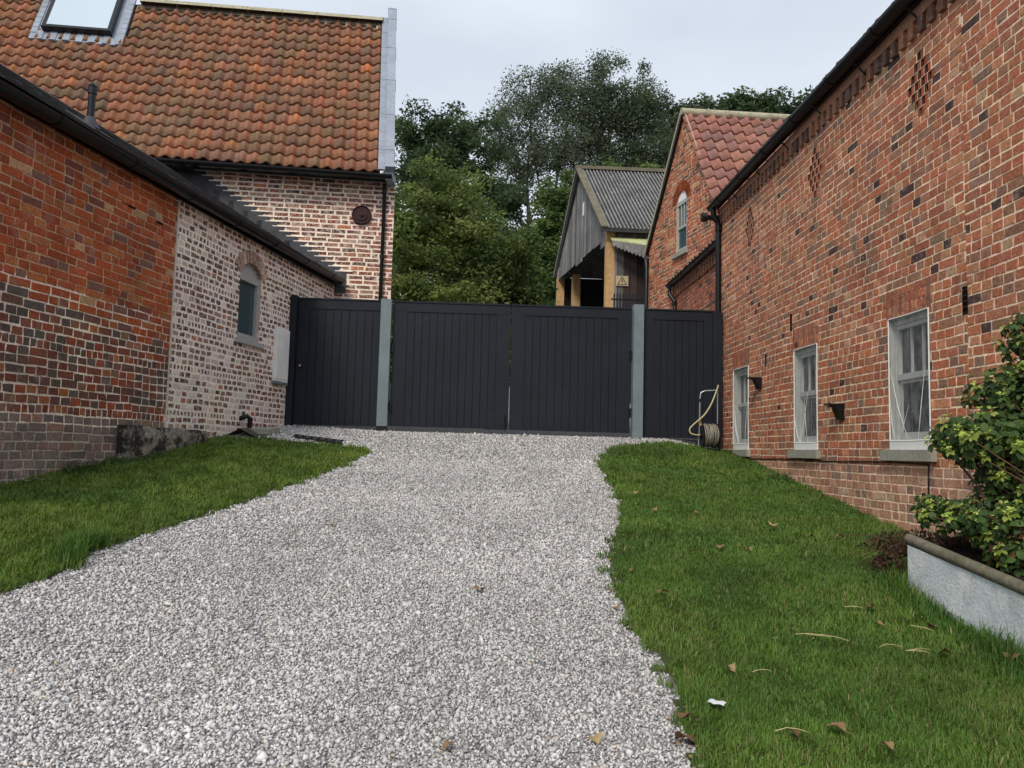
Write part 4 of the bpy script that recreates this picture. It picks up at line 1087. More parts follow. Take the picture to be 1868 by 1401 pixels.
tree('hawthorn_bush', 'yellow-green bush standing against the farmhouse corner behind the gate', -1.9, 22.5,
     [(-2.6, 23, 8.3, 1.4, 1.3, 1.7), (-1.3, 23, 8.6, 1.35, 1.2, 1.6), (-2.7, 22.5, 6.2, 1.5, 1.4, 2.2), (-1.1, 22.5, 6.2, 1.5, 1.4, 2.2), (-2.8, 23, 4.2, 1.4, 1.3, 1.5), (-1.2, 23, 4.2, 1.5, 1.3, 1.5)], [(.18, .25, .07), (.14, .20, .058), (.22, .28, .075), (.24, .27, .08), (.10, .155, .045), (.125, .18, .055)], 111, ncl=230, per=190, cl=.44, leaf=.13, trunk=.14, cat='bush')
tree('hawthorn_bush', 'olive green bush between the yellow-green bush and the gap of sky', .0, 23.5,
     [(.25, 23.5, 7.2, 1.15, 1.2, 1.5), (-.4, 23.5, 6.0, 1.2, 1.2, 1.9), (.9, 23.5, 5.5, .95, 1.1, 1.6), (.2, 23, 4.0, 1.6, 1.2, 1.4)], MID+LT[:1], 112, ncl=170, per=190, cl=.42, leaf=.13, trunk=.12, cat='bush')
tree('leafy_bush', 'dark green leafy bush directly left of the timber barn gable', 2.0, 29.5,
     [(2.6, 29.5, 10.8, .95, 1, 1.4), (2.2, 29.5, 9.2, 1.2, 1, 1.6), (1.7, 29.5, 7.3, 1.5, 1, 1.9), (1.1, 29.5, 6.0, 1.6, 1, 1.6)], MID, 113, ncl=150, per=180, cl=.46, leaf=.16, trunk=.14, cat='bush')
tree('tall_airy_tree', 'tall airy tree left of centre, thin bare stems with sky showing low between them', 3.4, 42,
     [(2.0, 42, 20.9, 1.9, 1.5, 2.1), (4.2, 42, 21.3, 1.6, 1.5, 1.8), (.6, 42, 18.6, 1.5, 1.5, 1.9), (2.6, 42, 17.6, 2.2, 1.5, 1.9), (4.6, 42, 18.2, 1.5, 1.5, 2.4), (4.9, 42, 14.5, 1.0, 1.5, 2.2), (.6, 42, 15.5, 1.0, 1.5, 1.6)],
     AIR_HAZE, 121, ncl=225, per=200, cl=.80, leaf=.165, stems=5, trunk=.17, droop=.35, limbs=90, shape=.4, group='tall airy trees on the hill')
tree('tall_airy_tree', 'tallest rounded tree, highest crown on the skyline above the barn', 7.0, 42.5,
     [(6.0, 42.5, 22.0, 1.6, 1.6, 2.0), (7.9, 42.5, 21.5, 1.8, 1.6, 2.0), (6.2, 42.5, 19.6, 1.6, 1.6, 2.2), (8.6, 42.5, 19.0, 2.0, 1.6, 2.2), (7.0, 42.5, 17.0, 2.2, 1.6, 2.0), (9.2, 42.5, 16.5, 1.8, 1.6, 2)],
     [(.115, .15, .082), (.085, .115, .064), (.15, .19, .105), (.07, .098, .056)], 122, ncl=240, per=210, cl=.72, leaf=.165, stems=3, trunk=.2, droop=.3, limbs=60, shape=.42, group='tall airy trees on the hill')  # haze greyed into this leaf palette as well
tree('broadleaf_tree', 'dark tree just left of the gabled building ridge, with a loose pale top', 11.3, 46,
     [(11.0, 46, 21.0, 1.3, 1.5, 2.0), (12.5, 46, 21.2, 1.3, 1.5, 2.0), (13.6, 46, 20.6, 1.0, 1.5, 1.6), (11.2, 46, 18.5, 1.6, 1.5, 2.4)], DK+AIR_HAZE, 131, ncl=130, per=150, cl=.7, leaf=.25)
tree('broadleaf_tree', 'dark rounded tree above the ridge of the gabled building', 15.0, 46,
     [(14.4, 46, 21.8, 1.3, 1.5, 1.8), (15.9, 46, 21.9, 1.4, 1.5, 1.8), (15.2, 46, 19.6, 2.6, 1.5, 2.2)], DK, 132, ncl=130, per=170, cl=.65, leaf=.25)
tree('broadleaf_tree', 'dark tree at the right, partly hidden by the barn gutter', 18.4, 46,
     [(18.2, 46, 22.2, 1.5, 1.5, 1.7), (19.2, 46, 20.8, 1.8, 1.5, 2.2)], DK, 133, ncl=90, per=160, cl=.65, leaf=.25)
tree('leafy_bush', 'mid green bushy tree rising above the corrugated barn roof', 6.6, 36,
     [(5.2, 36, 13.6, 1.4, 1.2, 1.7), (6.8, 36, 13.4, 1.6, 1.2, 1.5), (8.6, 36, 13.2, 1.6, 1.2, 1.8), (4.4, 36, 12.6, 1.0, 1.2, 1.6), (7, 36, 11.3, 3.2, 1.2, 1.7)], MID+[(.065, .12, .035)], 134, ncl=180, per=170, cl=.5, leaf=.2, cat='tree')
tree('leafy_bush', 'dark undergrowth bush at the foot of the tall airy tree', 1.0, 33,
     [(1.2, 33, 8.2, 2.0, 1.2, 1.8), (.4, 33, 9.0, .9, 1.2, 1.3), (2.2, 33, 8.8, 1.1, 1.2, 1.3)], DK, 135, ncl=140, per=180, cl=.5, leaf=.2, trunk=.14, cat='bush')
# distant hedge line that closes the view beyond the yard
hd = MB()
cs, sg = crown_centres(np.random.RandomState(9), [(x, 50, 8.5, 3.0, 1.5, 2.4) for x in range(-14, 26, 4)], 420)
h_ = leaves_mesh('hedge', cs, sg*.8, 90, .24, DK, None, 77)
tag(h_, 'dark distant hedge closing the view behind all the trees', 'hedge')
# ================================================================= ground
LAWN_L = [(-2.384, 4.029), (-2.313, 4.332), (-2.301, 4.645), (-2.329, 4.823), (-2.223, 5.325), (-2.108, 5.885), (-1.973, 6.469), (-1.897, 6.982), (-1.749, 7.782), (-1.614, 8.447), (-1.512, 9.211), (-1.434, 9.734), (-1.533, 9.924), (-1.837, 9.898), (-2.206, 9.72), (-2.676, 9.53), (-3.12, 9.44),
          (-3.3, 9.0), (-4.4, 3.0), (-4.4, 1.0), (-2.6, 1.0), (-2.45, 3.0)]
LAWN_R = [(0.70, 1.0), (0.73, 2.5), (0.759, 2.841), (0.783, 2.955), (0.8, 3.203), (0.835, 3.395), (0.827, 3.856), (0.771, 4.135), (0.784, 4.464), (0.818, 4.961), (0.838, 5.317), (0.922, 5.734), (1.151, 6.608), (1.258, 7.39), (1.326, 8.707), (1.374, 9.612), (1.637, 10.45), (2.223, 10.78), (2.9, 10.95), (3.43, 11.0), (3.43, 1.0)]
def inpoly(x, y, P):
    x = np.asarray(x); y = np.asarray(y); c = np.zeros(x.shape, bool); n = len(P)
    for i in range(n):
        x1, y1 = P[i]; x2, y2 = P[(i+1) % n]
        m_ = ((y1 > y) != (y2 > y)); 
        with np.errstate(divide='ignore', invalid='ignore'):
            c ^= m_ & (x < (x2-x1)*(y-y1)/((y2-y1) if y2 != y1 else 1e-9)+x1)
    return c
def polydist(x, y, P):
    d = np.full(x.shape, 1e9); n = len(P)
    for i in range(n):
        a = np.array(P[i]); b = np.array(P[(i+1) % n]); ab = b-a
        t = np.clip(((x-a[0])*ab[0]+(y-a[1])*ab[1])/(ab@ab), 0, 1)
        d = np.minimum(d, np.hypot(x-a[0]-t*ab[0], y-a[1]-t*ab[1]))
    return d
def grid_sheet(name, xs, ys, keep, dz, mt, kind=None, noise_=0):
    vs, idx = [], {}
    fs = []
    for j in range(len(ys)-1):
        for i in range(len(xs)-1):
            if not keep((xs[i]+xs[i+1])/2, (ys[j]+ys[j+1])/2): continue
            f = []
            for (a, b) in ((i, j), (i+1, j), (i+1, j+1), (i, j+1)):
                if (a, b) not in idx:
                    idx[(a, b)] = len(vs); vs.append((xs[a], ys[b], gh(xs[a], ys[b])+dz+(noise_*noise.noise(V((xs[a]*1.3, ys[b]*1.3, 0))) if noise_ else 0)))
                f.append(idx[(a, b)])
            fs.append(f)
    me = bpy.data.meshes.new(name); me.from_pydata(vs, [], fs); me.materials.append(mt)
    for p in me.polygons: p.use_smooth = True
    o = link(name, me)
    if kind: o['kind'] = kind
    return o
xs = sorted(set([-600, -300, -150, -80, -40, -20, -12, -8]+list(np.round(np.arange(-6, 6.01, .25), 3))+[8, 12, 20, 40, 80, 150, 300, 600]))
ys = sorted(set([-60, -30, -15, -8, -4, -2]+list(np.round(np.arange(0, 14.01, .25), 3))+list(range(15, 46, 2))+[50, 56, 64, 80, 110, 160, 250, 400, 700]))
grid_sheet('ground', xs, ys, lambda x, y: True, -.03, MT['earth'], 'structure')
gx = list(np.round(np.arange(-3.6, 3.61, .06), 3)); gy = list(np.round(np.arange(.4, 12.01, .06), 3))
def notlawn(x, y):
    p = (np.array([x]), np.array([y]))
    return not (inpoly(*p, LAWN_L)[0] or inpoly(*p, LAWN_R)[0]) or min(polydist(*p, LAWN_L)[0], polydist(*p, LAWN_R)[0]) < .07
grid_sheet('gravel_driveway', gx, gy, notlawn, 0, MT['gravelsheet'], 'structure')
grid_sheet('gravel_yard', [-1.5+.5*i for i in range(11)], [12.0+1.5*i for i in range(24)], lambda x, y: True, .0, MT['gravelsheet'], 'structure')
def inl(P): return lambda x, y: bool(inpoly(np.array([x]), np.array([y]), P)[0])
gx = list(np.round(np.arange(-4.5, 3.5, .05), 3))
grid_sheet('lawn_left', gx, gy, inl(LAWN_L), .012, MT['turf'], 'structure')
grid_sheet('lawn_right', gx, gy, inl(LAWN_R), .012, MT['turf'], 'structure')

# ---- loose limestone chips
rs = np.random.RandomState(2)
def jitter_pts(x0, x1, y0, y1, s):
    X, Y = np.meshgrid(np.arange(x0, x1, s), np.arange(y0, y1, s)); n = X.size
    return X.ravel()+rs.uniform(-.55, .55, n)*s, Y.ravel()+rs.uniform(-.55, .55, n)*s
PX, PY, PS = [], [], []
for (y0, y1, s, sz) in ((1.9, 3.6, .0128, .0084), (3.6, 5.4, .0145, .0088), (5.4, 7.6, .0175, .0100), (7.6, 9.6, .021, .0115), (9.6, 11.25, .025, .0130)):
    x, y = jitter_pts(-3.3, 3.35, y0, y1, s)
    k = (np.abs(x) < .78*y+.8)
    il = inpoly(x, y, LAWN_L); ir = inpoly(x, y, LAWN_R)
    dl = polydist(x, y, LAWN_L); dr = polydist(x, y, LAWN_R)
    inl_ = il | ir; dd = np.where(il, dl, dr)
    k &= (~inl_) | (rs.rand(len(x)) < np.exp(-dd/.025)*.5)
    k &= x > (-2.85+.1835*(y-11.3)+.02)
    x, y = x[k], y[k]; PX.append(x); PY.append(y); PS.append(np.full(len(x), sz))
# chips strewn over the lawn edge and along the wall
px, py, ps = map(np.concatenate, (PX, PY, PS)); n = len(px)
base = np.array([(1, 0, 0), (-1, 0, 0), (0, 1, 0), (0, -1, 0), (0, 0, 1), (0, 0, -1)], float)
vv = base[None]*1.0+rs.normal(0, .28, (n, 6, 3)); sc = ps[:, None]*(np.exp(rs.normal(0, .28, (n, 1)))); ax = np.stack([rs.uniform(.8, 1.35, n), rs.uniform(.6, 1.0, n), rs.uniform(.45, .85, n)], 1)
vv *= (ax*sc)[:, None, :]
q = rs.normal(0, 1, (n, 4)); q[:, 1:3] *= .55; q /= np.linalg.norm(q, axis=1, keepdims=True)
w_, x_, y_, z_ = q.T
Rm = np.stack([np.stack([1-2*(y_*y_+z_*z_), 2*(x_*y_-z_*w_), 2*(x_*z_+y_*w_)], 1), np.stack([2*(x_*y_+z_*w_), 1-2*(x_*x_+z_*z_), 2*(y_*z_-x_*w_)], 1), np.stack([2*(x_*z_-y_*w_), 2*(y_*z_+x_*w_), 1-2*(x_*x_+y_*y_)], 1)], 1)
vv = np.einsum('nij,nkj->nki', Rm, vv)
pz = ngh(px, py)+ps*rs.uniform(-.1, .75, n)
vv += np.stack([px, py, pz], 1)[:, None, :]
tri = np.array([(0, 2, 4), (2, 1, 4), (1, 3, 4), (3, 0, 4), (2, 0, 5), (1, 2, 5), (3, 1, 5), (0, 3, 5)])
F = (np.arange(n)[:, None, None]*6+tri[None]).reshape(-1, 3)
shade = rs.choice([.68, .58, .48, .36, .23], n, p=[.26, .30, .24, .14, .06])*(.9+.2*rs.rand(n))
tint = np.stack([shade*(1.0+rs.uniform(-.01, .03, n)), shade*.985, shade*(.96+rs.uniform(-.03, .05, n))], 1)
odd = rs.rand(n) < .012; tint[odd] *= np.array([.9, .76, .60])
so_ = np_mesh('gravel', vv.reshape(-1, 3), F, np.repeat(tint, 6, axis=0), MT['stones'])
tag(so_, 'loose pale grey and white limestone chips covering the driveway', 'gravel', kind='stuff')

# ---- grass
def grass(name, P, label, seed, yellow=0.0):
    rs = np.random.RandomState(seed); AX_, AY_, W_, H_, E_ = [], [], [], [], []
    for (y0, y1, s, w0, h0) in ((1.9, 3.8, .0080, .0021, .029), (3.8, 5.6, .0100, .0027, .030), (5.6, 8.0, .0128, .0036, .032), (8.0, 11.1, .016, .0046, .034)):
        X, Y = np.meshgrid(np.arange(-4.2, 3.45, s), np.arange(y0, y1, s)); m_ = X.size
        x = X.ravel()+rs.uniform(-.6, .6, m_)*s; y = Y.ravel()+rs.uniform(-.6, .6, m_)*s
        k = (np.abs(x) < .8*y+.8); x, y = x[k], y[k]
        d = polydist(x, y, P); ins = inpoly(x, y, P)
        edge_noise = np.array([noise.noise(V((a*5, b*5, 3)))+.8*noise.noise(V((a*17, b*17, 3))) for a, b in zip(x[d < .15], y[d < .15])])*.11
        dd = np.where(ins, d, -d); sel = d < .15; dd[sel] += edge_noise
        k = dd > -.004
        x, y, dd = x[k], y[k], dd[k]
        k = x > (-2.85+.1835*(y-11.3))+.015; x, y, dd = x[k], y[k], dd[k]
        AX_.append(x); AY_.append(y); E_.append(dd); W_.append(np.full(len(x), w0)); H_.append(np.full(len(x), h0))
    x, y, e, w0, h0 = map(np.concatenate, (AX_, AY_, E_, W_, H_))
    k = ~((x > 2.585) & (y < 4.83)); x, y, e, w0, h0 = x[k], y[k], e[k], w0[k], h0[k]
    n = len(x)
    pn = np.array([noise.noise(V((a*1.6, b*1.6, 7))) for a, b in zip(x, y)])
    pf = np.array([noise.noise(V((a*7, b*5, 1))) for a, b in zip(x, y)])
    long_ = np.exp(-np.abs(e)/.05)
    h = h0*(1+.3*pn+.3*pf)*np.exp(rs.normal(0, .22, n))*(1+.45*long_)
    # tall tufts against the planter
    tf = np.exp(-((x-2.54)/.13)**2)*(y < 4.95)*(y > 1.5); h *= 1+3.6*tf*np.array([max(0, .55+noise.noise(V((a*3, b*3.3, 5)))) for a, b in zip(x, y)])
    if P is LAWN_L:
        tf2 = np.exp(-(((x+2.36)/.12)**2+((y-4.72)/.28)**2)); h *= 1+3.2*tf2
    az = rs.uniform(0, 2*np.pi, n); azb = pf*3.0+.8; lean = h*np.abs(rs.normal(.55, .4, n))
    az = np.where(rs.rand(n) < .45, azb+rs.normal(0, .6, n), az)
    dx, dy = np.cos(az), np.sin(az); sx_, sy_ = -np.sin(az+rs.uniform(-.6, .6, n)), np.cos(az+rs.uniform(-.6, .6, n))
    z = ngh(x, y)+.008
    w = w0*(.7+.6*rs.rand(n))
    a = np.stack([x-sx_*w, y-sy_*w, z], 1); b = np.stack([x+sx_*w, y+sy_*w, z], 1)
    mx_, my_, mz_ = x+dx*lean*.35, y+dy*lean*.35, z+h*.6
    c = np.stack([mx_+sx_*w*.75, my_+sy_*w*.75, mz_], 1); d_ = np.stack([mx_-sx_*w*.75, my_-sy_*w*.75, mz_], 1)
    t = np.stack([x+dx*lean, y+dy*lean, z+h*np.clip(1-.18*lean/h, .5, 1)], 1)
    Vv = np.stack([a, b, c, d_, t], 1).reshape(-1, 3); bs = np.arange(n)[:, None]*5
    F = np.concatenate([bs+np.array([[0, 1, 2]]), bs+np.array([[0, 2, 3]]), bs+np.array([[3, 2, 4]])])
    g1, g2, g3, dry = np.array((.094, .190, .026)), np.array((.066, .140, .022)), np.array((.172, .240, .037)), np.array((.28, .26, .10))
    pt = np.clip(.5+pn*1.4+yellow, 0, 1)[:, None]
    col = g2*(1-pt)+(g3 if yellow else g1*.5+g3*.5)*pt; col = col*.6+g1*.4
    col = col*(.78+.44*rs.rand(n, 1)); dr = rs.rand(n) < (.05+.07*(pn > .15)); col[dr] = dry*(.6+.6*rs.rand(dr.sum(), 1))
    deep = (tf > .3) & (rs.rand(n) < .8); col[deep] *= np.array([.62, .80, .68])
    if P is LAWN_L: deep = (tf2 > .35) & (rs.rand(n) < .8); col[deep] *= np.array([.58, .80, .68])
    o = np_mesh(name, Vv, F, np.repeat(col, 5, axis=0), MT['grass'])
    return tag(o, label, 'grass', kind='stuff')
grass('lawn_grass', LAWN_R, 'bright green mown grass on the bank right of the drive', 5)
grass('lawn_grass', LAWN_L, 'yellowish green mown grass left of the drive under the old wall', 6, .30)

# ================================================================= planter and shrub
pl = thing('rendered_planter', 'pale blue-grey rendered planter wall with a rounded stone coping', 'planter', (2.6, 4.8, .6))
def ptz(y): return 1.012-(4.78-y)*.117
g = MB(); n = 14
ysn = np.linspace(4.80, 1.0, n)
for k in range(n-1):
    a_, b_ = ysn[k], ysn[k+1]; xa = 2.60+.01*math.sin(a_*2); xb = 2.60+.01*math.sin(b_*2)
    g.add([(xa, a_, gh(xa, a_)-.15), (xb, b_, gh(xb, b_)-.15), (xb, b_, ptz(b_)-.03), (xa, a_, ptz(a_)-.03)], [(0, 1, 2, 3)][::1])
    g.add([(xa+.12, a_, gh(xa, a_)-.15), (xb+.12, b_, gh(xb, b_)-.15), (xb+.12, b_, ptz(b_)-.03), (xa+.12, a_, ptz(a_)-.03)], [(3, 2, 1, 0)])
g.add([(2.60, 4.80, .4), (2.60, 4.80, ptz(4.8)-.03), (3.43, 4.95, ptz(4.8)-.03), (3.43, 4.95, .4)], [(0, 1, 2, 3), (3, 2, 1, 0)])
g.build('wall', MT['render'], pl)
g = MB(); yy = 4.83
while yy > 1.0:
    y2 = yy-.52; pts = [(2.60+.025+r.uniform(-.002, .002), q, ptz(q)+.000) for q in (yy-.002, (yy+y2)/2, y2+.002)]
    g.tube(pts, .033, 12); yy = y2
g.build('coping', MT['mossy'], pl)
g = MB(); gx2, gy2 = np.linspace(2.68, 3.43, 9), np.linspace(4.93, 1.0, 40); vs = []
for q in gy2:
    for p in gx2: vs.append((p, q, ptz(q)-.035+.03*noise.noise(V((p*6, q*6, 1)))+.10*(p-2.68)))
g.add(vs, [(j*9+i, (j+1)*9+i, (j+1)*9+i+1, j*9+i+1) for j in range(39) for i in range(8)], smooth=True); g.build('soil', MT['soil'], pl)

def leaf_batch(name, P, Dir, Nor, size, width, col, mt, parent=None, fold=.22, curl=.25):
    """pointed oval leaves, 9 verts folded along the midrib and drooping at the tip"""
    P = np.array(P, float); Dir = np.array(Dir, float); Nor = np.array(Nor, float); size = np.array(size)[:, None]; width = np.array(width)[:, None]; col = np.array(col)
    Dir /= np.linalg.norm(Dir, axis=1, keepdims=True); S = np.cross(Dir, Nor); S /= np.linalg.norm(S, axis=1, keepdims=True)+1e-9; Nn = np.cross(S, Dir)
    n = len(P); prof = [(0, 0), (.22, .36), (.5, .5), (.78, .30), (1, 0)]
    vs = []
    for (t, wd) in prof:
        drop = -curl*t*t
        mid = P+Dir*size*t+Nn*size*(drop)
        if wd == 0: vs.append(mid)
        else:
            vs.append(mid-S*width*wd+Nn*width*fold*wd); vs.append(mid-Nn*0); vs.append(mid+S*width*wd+Nn*width*fold*wd)
    # order: 0 base;1,2,3;4,5,6;7,8,9;10 tip
    Vv = np.stack(vs, 1).reshape(-1, 3)
    f = [(0, 2, 1, 1), (0, 3, 2, 2), (1, 2, 5, 4), (2, 3, 6, 5), (4, 5, 8, 7), (5, 6, 9, 8), (7, 8, 10, 10), (8, 9, 10, 10)]
    tri = []
    for q in f:
        tri.append((q[0], q[1], q[2]))
        if q[2] != q[3]: tri.append((q[0], q[2], q[3]))
    tri = np.array(tri); F = (np.arange(n)[:, None, None]*11+tri[None]).reshape(-1, 3)
    return np_mesh(name, Vv, F, np.repeat(col, 11, axis=0), mt, parent, smooth=False)

sh = thing('climbing_shrub', 'leafy green shrub with bright lime tips growing from the planter against the barn wall', 'shrub', (3.2, 4.2, 1))
rs = np.random.RandomState(14); rr = random.Random(14)
lobes = [((3.18, 4.35, 2.22), (.20, .35, .26), 30), ((3.10, 4.5, 1.93), (.26, .38, .17), 34), ((2.98, 4.45, 1.66), (.42, .40, .17), 74), ((3.16, 4.4, 1.40), (.36, .42, .17), 66), ((2.96, 4.4, 1.20), (.40, .42, .13), 66), ((3.22, 4.5, 1.12), (.34, .5, .12), 44), ((2.90, 4.1, 1.04), (.22, .4, .08), 26), ((3.18, 3.7, 1.7), (.32, .4, .55), 90), ((3.0, 3.2, 1.3), (.35, .5, .4), 60), ((3.42-.12, 4.2, 2.55), (.12, .3, .22), 16), ((2.74, 4.72, 1.22), (.14, .16, .09), 12)]
tips = []
for c, rad, m_ in lobes:
    for _ in range(int(m_*1.9)):
        d = rs.normal(0, 1, 3); d /= np.linalg.norm(d); d *= rs.rand()**.35; p = np.array(c)+d*np.array(rad)
        if p[0] > 3.38: p[0] = 3.38-rs.rand()*.05
        tips.append((p, np.array(c)))
st = MB(); roots = [(3.2, 4.6, .95), (3.1, 4.2, .93), (3.25, 3.8, .88), (3.2, 3.3, .85), (3.0, 4.4, .93)]
P, Dr, Nr_, Sz, Wd, Cl = [], [], [], [], [], []
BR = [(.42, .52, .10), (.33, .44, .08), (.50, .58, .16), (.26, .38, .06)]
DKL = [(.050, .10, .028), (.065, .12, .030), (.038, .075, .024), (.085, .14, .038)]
BRN = [(.16, .06, .03), (.22, .10, .04), (.10, .045, .03)]
for i, (p, c) in enumerate(tips):
    outd = p-c; outd[2] = abs(outd[2])+.05; outd[0] -= .04
    upd = outd/np.linalg.norm(outd)*.6+np.array([-.15, -.15, .9]); upd /= np.linalg.norm(upd)
    if i % 5 == 0:
        rt_ = roots[rr.randrange(len(roots))]
        mid = V(rt_).lerp(V(p), .55)+V((rr.uniform(-.06, .06), rr.uniform(-.06, .06), .05))
        st.tube([rt_, V(rt_).lerp(mid, .5)+V((rr.uniform(-.04, .04), 0, .03)), mid, V(p)], [.009, .007, .005, .0025], 5, (.12, .06, .04))
    young = rs.rand() < .85
    phi = rs.rand()*6.28; a1 = np.cross(upd, [1, 0, .1]); a1 /= np.linalg.norm(a1); a2 = np.cross(upd, a1)
    for ring, (m_, sz_, el) in enumerate(((5, .022, .5), (6, .034, .0), (5, .044, -.6))):
        for k in range(m_):
            an = phi+ring*.6+2*np.pi*k/m_+rs.normal(0, .2); rad = a1*np.cos(an)+a2*np.sin(an)
            dr = rad+upd*(el+rs.normal(0, .2)); 
            P.append(p-upd*.022*ring+rad*.004); Dr.append(dr+np.array([0, 0, -.25*ring])); Nr_.append(upd+rs.normal(0, .15, 3)); s_ = sz_*rs.uniform(.75, 1.25); Sz.append(s_); Wd.append(s_*rs.uniform(.62, .8))
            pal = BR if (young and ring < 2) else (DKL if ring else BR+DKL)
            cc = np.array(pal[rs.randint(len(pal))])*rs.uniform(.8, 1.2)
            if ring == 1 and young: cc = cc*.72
            if p[2] < 1.15 and rs.rand() < .15: cc = np.array(BRN[rs.randint(3)])*rs.uniform(.7, 1.2)
            elif rs.rand() < .02: cc = np.array(BRN[rs.randint(3)])
            Cl.append(cc)
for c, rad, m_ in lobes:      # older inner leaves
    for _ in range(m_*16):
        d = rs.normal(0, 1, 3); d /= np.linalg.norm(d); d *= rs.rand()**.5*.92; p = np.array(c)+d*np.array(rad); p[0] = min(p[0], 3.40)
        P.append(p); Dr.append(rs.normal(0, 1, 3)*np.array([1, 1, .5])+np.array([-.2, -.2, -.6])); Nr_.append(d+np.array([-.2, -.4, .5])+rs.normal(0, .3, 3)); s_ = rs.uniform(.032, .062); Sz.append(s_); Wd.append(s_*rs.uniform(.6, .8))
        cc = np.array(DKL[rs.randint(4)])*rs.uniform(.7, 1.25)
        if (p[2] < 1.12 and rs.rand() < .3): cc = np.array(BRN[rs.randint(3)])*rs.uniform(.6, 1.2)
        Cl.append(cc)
st.build('stems', mat('stem_bark', rough=.8, attr=True), sh)
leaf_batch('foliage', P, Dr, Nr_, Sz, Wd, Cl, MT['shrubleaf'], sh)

# low reddish ground plant creeping round the end of the planter
cr = thing('creeping_plant', 'reddish brown creeping plant spilling around the far end of the planter', 'plant', (2.7, 5.1, .85))
P, Dr, Nr_, Sz, Wd, Cl = [], [], [], [], [], []; rs = np.random.RandomState(15)
for c, rad, m_ in (((2.84, 5.15, .92), (.34, .30, .13), 1500), ((2.56, 4.98, .80), (.09, .14, .15), 700), ((3.15, 5.4, .88), (.30, .45, .12), 900), ((2.95, 4.72, 1.0), (.3, .12, .05), 500)):
    for _ in range(m_):
        d = rs.normal(0, 1, 3); d /= np.linalg.norm(d); d[2] = abs(d[2]); d *= rs.rand()**.4; p = np.array(c)+d*np.array(rad)
        P.append(p); Dr.append(rs.normal(0, 1, 3)); Nr_.append(d+np.array([0, -.3, .8])+rs.normal(0, .4, 3)); s_ = rs.uniform(.012, .026); Sz.append(s_); Wd.append(s_*.7)
        Cl.append(np.array([(.075, .028, .020), (.05, .022, .018), (.12, .05, .03), (.055, .05, .02)][rs.randint(4)])*rs.uniform(.7, 1.3))
g = MB(); r = random.Random(3)
for k in range(26):
    a_ = V((2.85+r.uniform(-.1, .1), 5.15, .88)); b_ = a_+V((r.uniform(-.42, .5), r.uniform(-.2, .3), r.uniform(-.22, .10)))
    g.tube([a_, a_.lerp(b_, .5)+V((0, 0, .06)), b_], [.004, .003, .001], 4, (.10, .045, .03))
g.build('stems', bpy.data.materials['stem_bark'], cr)
leaf_batch('foliage', P, Dr, Nr_, Sz, Wd, Cl, MT['shrubleaf'], cr)

# ================================================================= small things by the left wall
sb_ = MB(); r = random.Random(77)
U0, U1 = uL(7.60), uL(8.98)
nu, nv_ = 26, 8; grd = []
for j in range(nv_+1):
    for i in range(nu+1):
        u = U0+(U1-U0)*i/nu; zt_ = 1.645-.02*i/nu+.018*noise.noise(V((u*5, 0, 2))); zb_ = 1.05+.2*i/nu
        t_ = j/nv_; z_ = zb_+(zt_-zb_)*min(t_*1.18, 1); nn_ = .14 if t_ < .85 else .14*(1-(t_-.85)/.15*1.0)
        p = OL+D*u+NL*(nn_+.022*noise.noise(V((u*4, z_*6, 5)))+.01*noise.noise(V((u*14, z_*14, 5))))+V((0, 0, z_)); grd.append(p)
sb_.add(grd, [(j*(nu+1)+i, j*(nu+1)+i+1, (j+1)*(nu+1)+i+1, (j+1)*(nu+1)+i) for j in range(nv_) for i in range(nu)], smooth=True)
for i in (0, nu):
    col_ = [grd[j*(nu+1)+i] for j in range(nv_+1)]; back = [OL+D*(U0 if i == 0 else U1)+V((0, 0, p.z)) for p in col_]
    sb_.add(col_+back, [(k, k+1, nv_+2+k, nv_+1+k) for k in range(nv_)]+[tuple(reversed((k, k+1, nv_+2+k, nv_+1+k))) for k in range(nv_)][:0])
o = sb_.build('stone_plinth', MT['stoneblock']); tag(o, 'long mossy blackened stone block at the foot of the left wall', 'stone block')
# ridge tile leaning over the gully
t = thing('gully_cover', 'old brown angled ridge tile lying over the drain by the limewashed wall', 'drain cover', (-2.98, 9.5, 1.55))
g = MB(); c = V((-2.97, 9.52, gh(-2.97, 9.52)+.01))
for sgn in (-1, 1):
    a0, a1 = c+V((0, 0, .10)), c+V((sgn*.17, .0, .01))
    g.add([a0, a1, a1+V((.03, .30, .02)), a0+V((.03, .30, .02))]+[p-V((0, 0, .018)) for p in (a0, a1, a1+V((.03, .30, .02)), a0+V((.03, .30, .02)))], [(0, 1, 2, 3), (3, 2, 1, 0), (0, 4, 5, 1), (1, 5, 4, 0), (4, 5, 6, 7)])
g.build('tile', MT['mossy'], t)
t = thing('gully_slab', 'small flat grey slab under the black waste pipe', 'slab', (-2.9, 9.95, 1.6))
g = MB(); z_ = gh(-2.9, 9.95)
g.box((-2.99, 9.75, z_), (1, -.03, 0), (.18, 1, .1), (0, 0, 1), (0, .30), (0, .32), (-.03, .03)); g.build('slab', MT['stone'], t)
t = thing('drain_cover', 'flat black drain cover at the tip of the left lawn', 'drain cover', (-2.0, 9.98, 1.57))
g = MB(); z_ = gh(-2.05, 10.0)+.030; g.box((-2.42, 9.84, z_-.01), (1, .06, -.10), (-.05, 1, .14), (0, 0, 1), (0, .60), (0, .24), (0, .03)); g.build('plate', MT['gutter'], t)
g = MB(); 
for k in range(6): g.box((-2.38+k*.095, 9.90, z_+.0215-k*.0095), (1, .06, -.1), (-.05, 1, .14), (0, 0, 1), (0, .06), (0, .16), (0, .003))
g.build('ribs', MT['darklead'], t)
